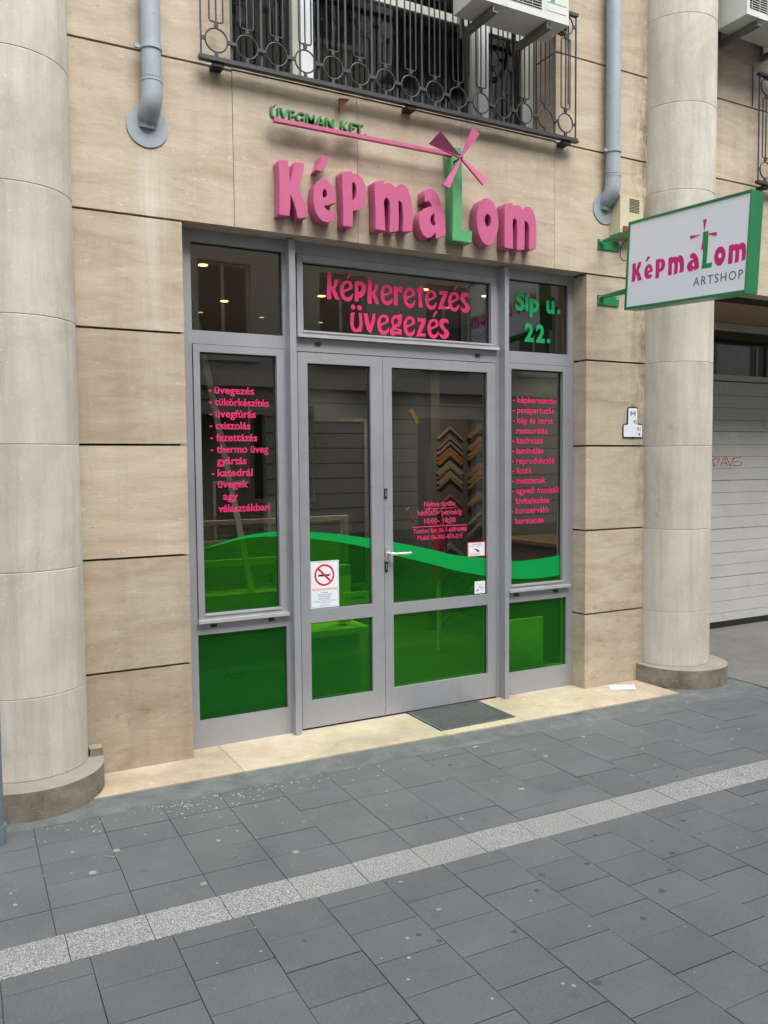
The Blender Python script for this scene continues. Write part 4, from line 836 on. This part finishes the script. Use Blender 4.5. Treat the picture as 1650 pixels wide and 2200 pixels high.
# ------------------------------------------------ air conditioners
def aircon(label, x0, x1, z0, ybk, yfr):
    t = thing('air_conditioner', label, 'air conditioner', (x0, 0, z0), group='air conditioning units bracketed over the facade')
    w = x1-x0; H = .54
    # casing open at the front for the fan grille
    slab('casing_front', M_AC, 0, w, .0, H, yfr, yfr+.012, [(.03, w*.70, .045, H-.05)], t, .002)
    boxes('casing', M_AC, [(0, .012, yfr+.0121, ybk, 0, H), (w-.012, w, yfr+.0121, ybk, 0, H), (.0121, w-.0121, yfr+.0121, ybk, 0, .012), (.0121, w-.0121, yfr+.0121, ybk, H-.012, H)], t, .001)
    box('coil', M_BRKT, .02, w-.02, ybk-.03, ybk-.005, .02, H-.02, t, 0)
    gr = [(.03, w*.70, yfr-.006, yfr-.003, .05+.0165*i, .053+.0165*i) for i in range(int((H-.1)/.0165))]+[(.05+(w*.62)*i/6, .054+(w*.62)*i/6, yfr-.0029, yfr-.0005, .045, H-.05) for i in range(7)]
    boxes('fan_grille', M_AC, gr, t, 0)
    cyl('fan', M_BLACK, (w*.36, yfr+.03, H/2), (0, 1, 0), .20, .04, t, 24)
    boxes('panel_groove', M_BRKT, [(w*.76, w*.97, yfr-.0008, yfr+.0002, z, z+.004) for z in (.05, .10, .15)], t, 0)
    for bx in (.13, w-.16):
        b = boxes('bracket', M_BRKT, [(bx, bx+.036, yfr+.01, -.004, -.044, -.0385), (bx, bx+.005, yfr+.01, -.004, -.0384, -.005), (bx, bx+.036, -.0035, -.001, -.045, .25), (bx, bx+.005, -.030, -.004, -.0045, .25)], t, 0)
        cyl('rubber_foot', M_HANDLE, (bx+.02, yfr+.04, -.0384), (0, 0, 1), .008, .038, t, 8)
        cyl('rubber_foot', M_HANDLE, (bx+.02, ybk-.05, -.0384), (0, 0, 1), .008, .038, t, 8)
    return t
ac = aircon('dirty white air conditioner over the long iron guard', 2.815, 3.500, 4.245, -.135, -.365)
for k, (dz, dx) in enumerate(((0, 0), (.028, .01))):
    tube('refrigerant_pipe', M_BLACK, [(.68, -.22, .08+dz), (.74+dx, -.22, .05+dz), (.80+dx, -.19, .06+dz), (.84+dx, -.12, .09+dz), (.855+dx, -.05, .14+dz), (.86+dx, -.02, .26), (.86+dx, -.02, 1.1)], .011, ac, 8)
cyl('service_valve', M_BLACK, (.72, -.2, .13), (1, 0, 0), .022, .07, ac, 10)
box('badge', m_simple('blue_badge', (.02, .25, .5), .4), .545, .575, -.3662, -.3651, .108, .125, ac, 0)
aircon('grubby air conditioner over the second iron guard right of the column', 5.10, 5.86, 4.70, -.10, -.36)
tag(tube('wall_cable', M_BLACK, [(3.805, -.006, 4.9), (3.806, -.006, 3.99), (3.81, -.004, 3.97)], .0035, None, 6), 'thin black cable hanging beside the long iron guard', 'cable')
tag(tube('wall_cable', M_BLACK, [(5.62, -.006, 4.6), (5.62, -.006, 4.30)], .004, None, 6), 'thin cable on the stone right of the column', 'cable')

# ------------------------------------------------ garage door
gd = thing('garage_door', 'grey sectional garage door with red graffiti in the passage on the right', 'garage door')
GY = 1.0
slab('door_frame', M_GFRAME, 4.951, 8.799, 0, 2.878, GY, GY+.08, [(5.02, 8.73, -.1, 2.345), (5.02, 8.73, 2.397, 2.812)], gd, .003)
bm = bmesh.new(); bm.faces.new([bm.verts.new(p) for p in ((5.02, GY+.03, 2.397), (8.73, GY+.03, 2.397), (8.73, GY+.03, 2.812), (5.02, GY+.03, 2.812))]); obj('pane', mesh_of(bm, 'pane', M_GLASS), gd)
box('backing', M_DARK, 4.95, 8.8, GY+.3, GY+.34, 0, 2.9, gd, 0)
seams = [2.335, 2.210, 2.091, 1.976, 1.868, 1.748, 1.632, 1.520, 1.405, 1.29, 1.175, 1.06, .945, .83, .715, .60, .485, .37, .255, .14, .055]
for i, (a, b) in enumerate(zip(seams, seams[1:])):
    dz = .004 if i % 4 == 3 else .0018
    bm = bmesh.new(); addbox(bm, 5.021, 8.729, GY+.012, GY+.045, b+dz, a-.0018); obj('door_slat', mesh_of(bm, 'door_slat', M_GDOOR, .004), gd)
box('door_core', M_BRKT, 5.022, 8.728, GY+.036, GY+.044, .06, 2.34, gd, 0)
box('rubber_seal', M_GASKET, 5.022, 8.728, GY+.010, GY+.046, .002, .053, gd, .004)
gx = lambda t: 6.425+(6.84-6.425)*t
def stroke(pts, w=.0045):
    bm = bmesh.new(); addtube(bm, [(gx(a), GY+.0105-.0002*i, 1.540+.085*b) for i, (a, b) in enumerate(pts)], w, 5); me = mesh_of(bm, 'graffiti_stroke', M_RED); o = obj('graffiti_stroke', me, gd); return o
for pts in ([(.02, .75), (.07, 0), (.0, .1)], [(0, .62), (.15, .95), (.25, .8), (.2, .35), (.07, .02)], [(.28, .0), (.40, 1.0), (.52, .05)], [(.30, .38), (.48, .35)], [(.48, 1.0), (.60, .02), (.72, 1.0)], [(.95, .95), (.73, .88), (.70, .1), (.85, .05), (.98, .12), (1.0, .35), (.93, .5)], [(.72, .5), (.88, .48)]): stroke(pts, .0030)

# ------------------------------------------------ shop interior
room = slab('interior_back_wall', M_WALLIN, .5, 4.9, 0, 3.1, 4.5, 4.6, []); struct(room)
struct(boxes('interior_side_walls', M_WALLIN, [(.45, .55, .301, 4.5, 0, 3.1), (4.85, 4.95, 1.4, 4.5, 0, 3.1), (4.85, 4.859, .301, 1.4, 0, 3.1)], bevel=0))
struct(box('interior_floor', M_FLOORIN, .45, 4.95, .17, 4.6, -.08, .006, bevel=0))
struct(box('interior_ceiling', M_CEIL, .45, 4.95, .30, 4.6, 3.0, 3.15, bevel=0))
LAMPS = [(1.715, 1.39, 'w', 1), (2.247, 2.59, 'w', 1), (2.907, 2.029, 'w', 1), (3.435, 3.235, 'd', 1), (4.003, 3.795, 'c', 1), (3.548, 1.429, 'w', 1), (4.149, 1.432, 'w', 1), (2.213, 3.194, 'd', 0), (2.809, 3.21, 'd', 0), (4.15, 2.014, 'd', 0), (4.106, 2.653, 'd', 0)]
lab = ['foremost warm downlight in the upper left pane', 'second warm downlight deeper in the upper left pane', 'warm downlight left of the pink k in the transom', 'dim downlight low in the transom left of the ü', 'white downlight at the transom bottom edge', 'warm downlight behind the t of képkeretezés', 'small warm downlight near the right end of the transom', 'dim downlight seen low in the upper left pane', 'dim downlight next to the left mullion', 'dim downlight beside the s of képkeretezés', 'dim downlight near the g of üvegezés']
for (x, y, k, on), lb in zip(LAMPS, lab):
    t = thing('ceiling_downlight', lb, 'ceiling light', (x, y, 3.0), group='recessed ceiling downlights inside the shop')
    bm = bmesh.new(); addcyl(bm, (0, 0, -.004), (0, 0, 1), .045, .0035, 20); obj('trim_ring', mesh_of(bm, 'trim_ring', M_SILL), t)
    bm = bmesh.new(); addcyl(bm, (0, 0, -.007), (0, 0, 1), .033 if k != 'd' else .02, .0028, 16); obj('bulb', mesh_of(bm, 'bulb', M_LAMPC if k == 'c' else M_LAMPD if k == 'd' else M_LAMPW), t)
    if on:
        ld = bpy.data.lights.new('downlight_glow', 'SPOT'); ld.energy = 34; ld.color = (1, .84, .64) if k != 'c' else (1, .95, .88); ld.spot_size = R(120); ld.spot_blend = .8; ld.shadow_soft_size = .04
        lo = bpy.data.objects.new('downlight_glow', ld); C.objects.link(lo); lo.parent = t; lo.location = (0, 0, -.02)

# items near the window
def tri_rot(o, rx=0, ry=0, rz=0): o.rotation_euler = (rx, ry, rz); return o
tag(tube('leaning_batten', M_WOOD, [(1.60, .45, .01), (1.637, .45, 1.05), (1.637, .45, 1.167)], .001), 'x', 'batten') if False else None
bm = bmesh.new(); L_ = Vector((1.316, .30, 2.60))-Vector((1.732, .30, .42)); 
bt = box('leaning_batten', M_BWHITE, -.017, .017, -.01, .01, 0, L_.length, None, .002); bt.location = (1.732, .30, .42); bt.rotation_euler = (0, math.atan2(L_.x, L_.z), 0)
tag(bt, 'long pale wooden batten leaning behind the left window list', 'batten')
# wrapped panel (left window to left door)
wp = thing('wrapped_artwork', 'large plastic wrapped framed artwork standing behind the left door', 'artwork', (0, .9, 0))
boxes('panel_frame', M_WOOD, [(1.50, 2.575, -.02, .02, 1.20, 1.232), (2.535, 2.575, -.02, .02, .3, 1.1995), (1.50, 1.53, -.02, .02, .3, 1.1995)], wp, .002)
box('panel_board', M_KRAFT, 1.531, 2.534, .0, .01, .3, 1.1, wp, 0)
bm = bmesh.new(); rows_ = []
for j in range(9):
    rows_.append([bm.verts.new((1.48+1.12*i/24, -.03+random.uniform(-.006, .006), .3+.96*j/8+random.uniform(-.006, .006))) for i in range(25)])
for a, b in zip(rows_, rows_[1:]):
    for i in range(24): bm.faces.new((a[i], a[i+1], b[i+1], b[i])).smooth = True
obj('plastic_wrap', mesh_of(bm, 'plastic_wrap', M_WRAP), wp)
# empty picture frame behind left window
pf = thing('picture_frame', 'pale empty picture frame standing behind the green film of left window', 'picture frame', (0, .43, 0))
slab('frame_moulding', M_WOOD, 1.22, 1.88, .55, 1.025, -.015, .015, [(1.25, 1.845, .56, .985)], pf, .003)
box('frame_clip', M_SILV, 1.800, 1.825, -.022, -.0155, .87, .93, pf, .002)
tag(boxes('cardboard_box', m_simple('brown_carton', (.42, .34, .2), .8), [(1.20, 1.83, .21, .40, .40, .845)], None, .004), 'low brown carton in front of the picture frame, left window', 'carton')
pfo = thing('art_portfolio', 'large kraft carrying portfolio with black string handle in lower left pane', 'portfolio', (1.21, .24, .02), (0, R(-3.4), 0))
box('portfolio_board', M_KRAFT, 0, .62, -.008, .008, 0, .398, pfo, .002); box('portfolio_flap', m_simple('kraft_light', (.8, .8, .7), .7), -.002, .624, -.012, -.0085, .37, .402, pfo, .001)
tube('string_handle', M_BLACK, [(.27, -.016, .385), (.277, -.016, .35), (.30, -.016, .318), (.33, -.016, .305), (.36, -.016, .318), (.383, -.016, .35), (.39, -.016, .385)], .0028, pfo, 6)
box('price_sticker', M_WPAPER, .20, .26, -.0095, -.0085, .11, .20, pfo, 0)
tb = thing('display_table', 'plain wooden table seen through the lower left door pane', 'table', (0, .6, 0))
box('table_top', M_WOOD, 2.02, 2.49, -.2, .5, .49, .53, tb, .003)
for x, y in ((2.47, -.26), (2.51, .45), (2.02, .45)): box('leg', M_WOOD, x, x+.05, y, y+.05, .01, .489 if x < 2.5 else .56, tb, .002)
box('table_back_panel', m_simple('grey_green_board', (.25, .32, .25), .8), 2.02, 2.465, -.1, -.09, .01, .488, tb, 0)
tag(box('label_strip', M_BWHITE, 2.216, 2.405, .245, .255, .712, .792, None, .001), 'white label strip numbered AP A00600021 behind the left door', 'label')
text('lettering', M_BLACK, 'AP A00600021', (2.235, .2445, .742), FW, .022, bpy.data.objects['label_strip'], .145, 0, .0004)
bn_ = thing('waste_bin', 'pale slim bin lined with plastic behind the left door', 'bin', (2.363, .54, 0)); box('bin_body', M_BWHITE, -.04, .04, -.04, .04, .55, .93, bn_, .006); box('bin_liner', M_WRAP, -.043, .043, -.043, .043, .86, .94, bn_, .01)
tag(box('white_board', M_BWHITE, 3.38, 3.80, .235, .25, .03, .495, None, .002), 'white board propped low behind the right side pane', 'board')
cab = thing('low_cabinet', 'low dark wood cabinet along the right inner wall', 'cabinet'); box('carcass', M_FLOORIN, 4.25, 4.84, .5, 1.35, .01, .93, cab, .004); box('worktop', m_simple('dark_walnut', (.09, .055, .03), .5), 4.22, 4.845, .48, 1.37, .931, .96, cab, .003)
for nm_, lb, x0, x1, y, z0, z1 in (('leaning_mirror', 'dark tall mirror leaning deep behind the left door glass', 2.62, 3.25, 1.9, .55, 1.98), ('wrapped_picture', 'dark wrapped picture behind the pink list of the left window', 2.0, 2.5, 1.3, 1.32, 2.02), ('glass_rack', 'dark rack of glass sheets beyond the wrapped artwork', 2.2, 2.75, 2.9, .3, 1.45)):
    t = thing(nm_, lb, nm_.split('_')[1], (0, y, 0)); slab('surround', M_BRKT, x0, x1, z0, z1, -.01, .02, [(x0+.03, x1-.03, z0+.03, z1-.03)], t, .003); box('board', M_OPPW if 'mirror' in nm_ else M_DARK, x0+.03, x1-.03, .0, .015, z0+.03, z1-.03, t, 0)
# back doorways
for x0, x1, lb in ((3.55, 4.50, 'dark doorway opening in the back wall of the shop'), ):
    t = thing('dark_doorway', lb, 'doorway'); box('opening', M_DARK, x0, x1, 4.47, 4.498, .01, 2.02, t, 0); boxes('door_trim', M_WALLIN, [(x0-.08, x0-.001, 4.45, 4.498, .01, 2.10), (x1+.001, x1+.08, 4.45, 4.498, .01, 2.10), (x0, x1, 4.45, 4.498, 2.021, 2.10)], t, .002)
# moulding corner samples
db = thing('sample_display', 'dark display wall hung with gold and silver frame corner samples', 'display')
box('display_board', m_simple('display_dark', (.045, .042, .038), .85), 4.20, 4.83, 2.25, 2.30, .3, 2.15, db, .003)
box('display_post', M_WALLIN, 4.10, 4.195, 2.24, 2.31, .01, 2.7, db, .003)
def chevron_mesh(mat, s=.145, w=.016):
    bm = bmesh.new(); c = .70; pts = [(0, 0), (s, -s*.80), (s-w*.9, -s*.80-w*.6), (0, -w*1.5), (-s+w*.9, -s*.80-w*.6), (-s, -s*.80)]
    a = [bm.verts.new((p[0], 0, p[1])) for p in pts]; b = [bm.verts.new((p[0], .018, p[1])) for p in pts]
    bm.faces.new(a); bm.faces.new(list(reversed(b)))
    for i in range(6): bm.faces.new((a[i], b[i], b[(i+1) % 6], a[(i+1) % 6]))
    return mesh_of(bm, 'corner_sample', mat, .002)
CH = {k: chevron_mesh(m) for k, m in (('g', M_GOLD), ('s', M_SILV), ('w', M_WINE))}
CHb = {k: chevron_mesh(m, .15, .034) for k, m in (('g', M_GOLD), ('s', M_SILV), ('w', M_WINE))}
def zpx(v): return 1.939-(v-915.6)*(1.939-.84)/(1166-915.6)
for v, k, bg_ in ((915.6, 's', 0), (937, 'g', 0), (948, 's', 0), (960, 'g', 0), (967, 'g', 1), (989, 's', 1), (1000, 'w', 0), (1010, 's', 1), (1022, 'g', 0), (1062, 'w', 0), (1074, 's', 0), (1121, 's', 0), (1166, 's', 1), (1215, 'g', 1), (1270, 'g', 0), (1319, 's', 1)):
    obj('corner_sample', (CHb if bg_ else CH)[k], db, (4.303, 2.225, zpx(v)))
for v, k, bg_ in ((921, 'g', 1), (948, 'g', 1), (963, 'g', 1), (972, 'g', 0), (1006, 'w', 1), (1020, 'g', 1), (1034, 'g', 0), (1070, 'g', 1), (1113, 's', 0), (1136, 'g', 0), (1200, 'g', 0), (1260, 's', 0)):
    obj('corner_sample', (CHb if bg_ else CH)[k], db, (4.64, 2.21, zpx(v)+.05))
for (x, z, k, lb) in ((3.90, 2.02, 'g', 'single gold moulding offcut hanging left of the corner samples'), (3.86, 1.12, 'w', 'single pink moulding offcut hanging low beside the opening hours')):
    o = box('moulding_offcut', M_GOLD if k == 'g' else M_WINE, -.02, .02, 0, .02, -.07, .07, None, .002); o.location = (x, 2.2, z); o.rotation_euler = (0, R(-33), 0); tag(o, lb, 'moulding')
ex = thing('fire_extinguisher', 'red fire extinguisher standing behind the opening hours lettering', 'fire extinguisher', (3.715, 1.5, .5))
cyl('cylinder', M_EXT, (0, 0, .12), (0, 0, 1), .05, .46, ex, 20, None, .012); cyl('neck', M_BLACK, (0, 0, .58), (0, 0, 1), .018, .06, ex, 12); cyl('stand', M_WOOD, (0, 0, -.49), (0, 0, 1), .02, .60, ex, 10); tube('hose', M_BLACK, [(0, 0, .62), (.05, -.02, .60), (.065, -.02, .5), (.06, -.02, .35)], .008, ex, 8)

# ------------------------------------------------ opposite side of the street (seen mirrored in the glass)
OPX = 16
op = thing('opposite_building', 'pale rusticated building across the street, mirrored in the shop glass', 'building', (0, -11.5, 0))
ow = []
wins = []
for i in range(-3, 12): wins.append((i*2.6-.55, i*2.6+.55, 3.75, 5.6)); wins.append((i*2.6-.55, i*2.6+.55, 7.3, 9.2)); wins.append((i*2.6-.5, i*2.6+.5, 10.4, 12.0))
doors_ = [(i*5.2-.8, i*5.2+.8, 0, 2.6) for i in range(-1, 6)]
slab('wall', M_OPP, -9, 31, 0, 13, -.4, 0, wins+doors_, op)
for i in range(1, 10):
    zz = .32*i
    for a, b in zip([-9]+[d[1] for d in doors_], [d[0] for d in doors_]+[31]):
        if zz < 2.6: box('rustication_joint', M_OPPD, a, b, .0, .006, zz-.012, zz+.012, op, 0)
    if zz >= 2.6: box('rustication_joint', M_OPPD, -9, 31, .0, .006, zz-.012, zz+.012, op, 0)
box('string_course', M_OPPT, -9, 31, .001, .18, 3.15, 3.45, op, .02); box('cornice', M_OPPT, -9, 31, .001, .5, 12.6, 13, op, .03); box('string_course', M_OPPT, -9, 31, .001, .12, 6.6, 6.8, op, .02)
for w_ in wins:
    f = slab('window', M_OPPT, w_[0], w_[1], w_[2], w_[3], -.2, -.14, [(w_[0]+.06, (w_[0]+w_[1])/2-.03, w_[2]+.06, w_[3]-.06), ((w_[0]+w_[1])/2+.03, w_[1]-.06, w_[2]+.06, w_[3]-.06)], op)
    box('pane', M_OPPW, w_[0]+.05, w_[1]-.05, -.19, -.17, w_[2]+.05, w_[3]-.05, f, 0)
    box('sill', M_OPPT, w_[0]-.1, w_[1]+.1, .001, .1, w_[2]-.1, w_[2], op, .01)
for d in doors_: box('shop_door', M_OPPW, d[0], d[1], -.25, -.2, 0, 2.6, op, 0)
box('opposite_core', M_OPPD, -9, 31, -.8, -.45, 0, 13, op, 0)
op2 = struct(box('far_pavement', M_PAVER, -60, 80, -11.5, -9.6, -.05, .10, bevel=.01))

# ------------------------------------------------ litter and gum
def blob(bm, x, y, r, z=-.0113, n=9, squash=1):
    ph = random.random()*6; vs = [bm.verts.new((x+r*random.uniform(.75, 1.15)*math.cos(2*math.pi*k/n+ph), y+squash*r*random.uniform(.75, 1.15)*math.sin(2*math.pi*k/n+ph), z)) for k in range(n)]
    c = bm.verts.new((x, y, z+.0012))
    for k in range(n): bm.faces.new((vs[k], vs[(k+1) % n], c))
bm = bmesh.new()
for (x, y) in [(1.02, -1.02), (1.27, -1.28), (.86, -1.35), (.62, -.9), (.50, -1.05), (2.9, -.9), (2.5, -1.2), (2.05, -1.35), (3.3, -.75), (1.55, -1.95), (1.95, -2.3)]: blob(bm, x, y, random.uniform(.010, .017))
for i in range(70): blob(bm, random.uniform(.2, 4.6), -.5-abs(random.gauss(0, .5)), random.uniform(.004, .010))
for i in range(30): blob(bm, random.uniform(.3, 3.6), random.uniform(-2.7, -1.7), random.uniform(.003, .008))
stuff(obj('gum_spots', mesh_of(bm, 'gum_spots', M_GUM, 0, True)), 'pale chewing gum spots and crumbs trodden onto the dark paving', 'gum spots')
bm = bmesh.new()
for i in range(170):
    x = random.gauss(1.05, .35); blob(bm, x, -.50-.02*x-abs(random.gauss(0, .09)), random.uniform(.002, .006), squash=random.uniform(.4, 1))
stuff(obj('paint_splashes', mesh_of(bm, 'paint_splashes', m_simple('white_splash', (.55, .56, .56), .8), 0, True)), 'white droppings splashed along the paving below the step', 'splashes')
bm = bmesh.new()
for (x, y, r) in [(2.35, -2.25, .016), (2.5, -2.15, .013), (2.15, -2.35, .011), (1.75, -2.55, .017), (2.62, -2.05, .016), (2.25, -1.95, .012), (1.7, -2.2, .012), (2.9, -1.85, .014), (1.05, -1.9, .012)]: blob(bm, x, y, r)
for i in range(22): blob(bm, random.uniform(1.2, 3.8), random.uniform(-2.6, -.7), random.uniform(.007, .014))
stuff(obj('dark_gum_spots', mesh_of(bm, 'dark_gum_spots', M_GUMD, 0, True)), 'blackened old gum spots on the near paving', 'gum spots')
fl = box('paper_card', M_WPAPER, -.085, .085, -.055, .055, 0, .003, None, .001); fl.location = (4.225, -.115, .004); fl.rotation_euler = (R(1), R(-3), R(-38)); tag(fl, 'white paper card lying on the step by the right pier', 'paper')
lf = poly('dry_leaf', M_LEAF, [(-.022, 0), (-.008, .012), (.012, .010), (.024, 0), (.010, -.010), (-.010, -.009)], 0, .003); lf.location = (2.64, -.60, -.009); lf.rotation_euler = (R(82), 0, R(20)); tag(lf, 'yellow dry leaf on the paving in front of the grate', 'leaf')
tag(tube('twig', M_GUM, [(.565, -.93, -.009), (.585, -.955, -.008), (.60, -.96, -.008), (.612, -.935, -.008)], .0016, None, 5), 'small pale bent twig on the paving near the left column', 'twig')
tag(tube('straw_stub', M_GUM, [(1.02, -1.20, -.009), (1.045, -1.195, -.008)], .0022, None, 5), 'short pale straw stub lying above the granite strip', 'straw')
tag(box('cigarette_end', m_simple('cig', (.7, .6, .4), .8), 0, .03, 0, .007, 0, .006, None, .002), 'cigarette end on the step by the right mullion', 'cigarette end').location = (3.42, -.02, .001)
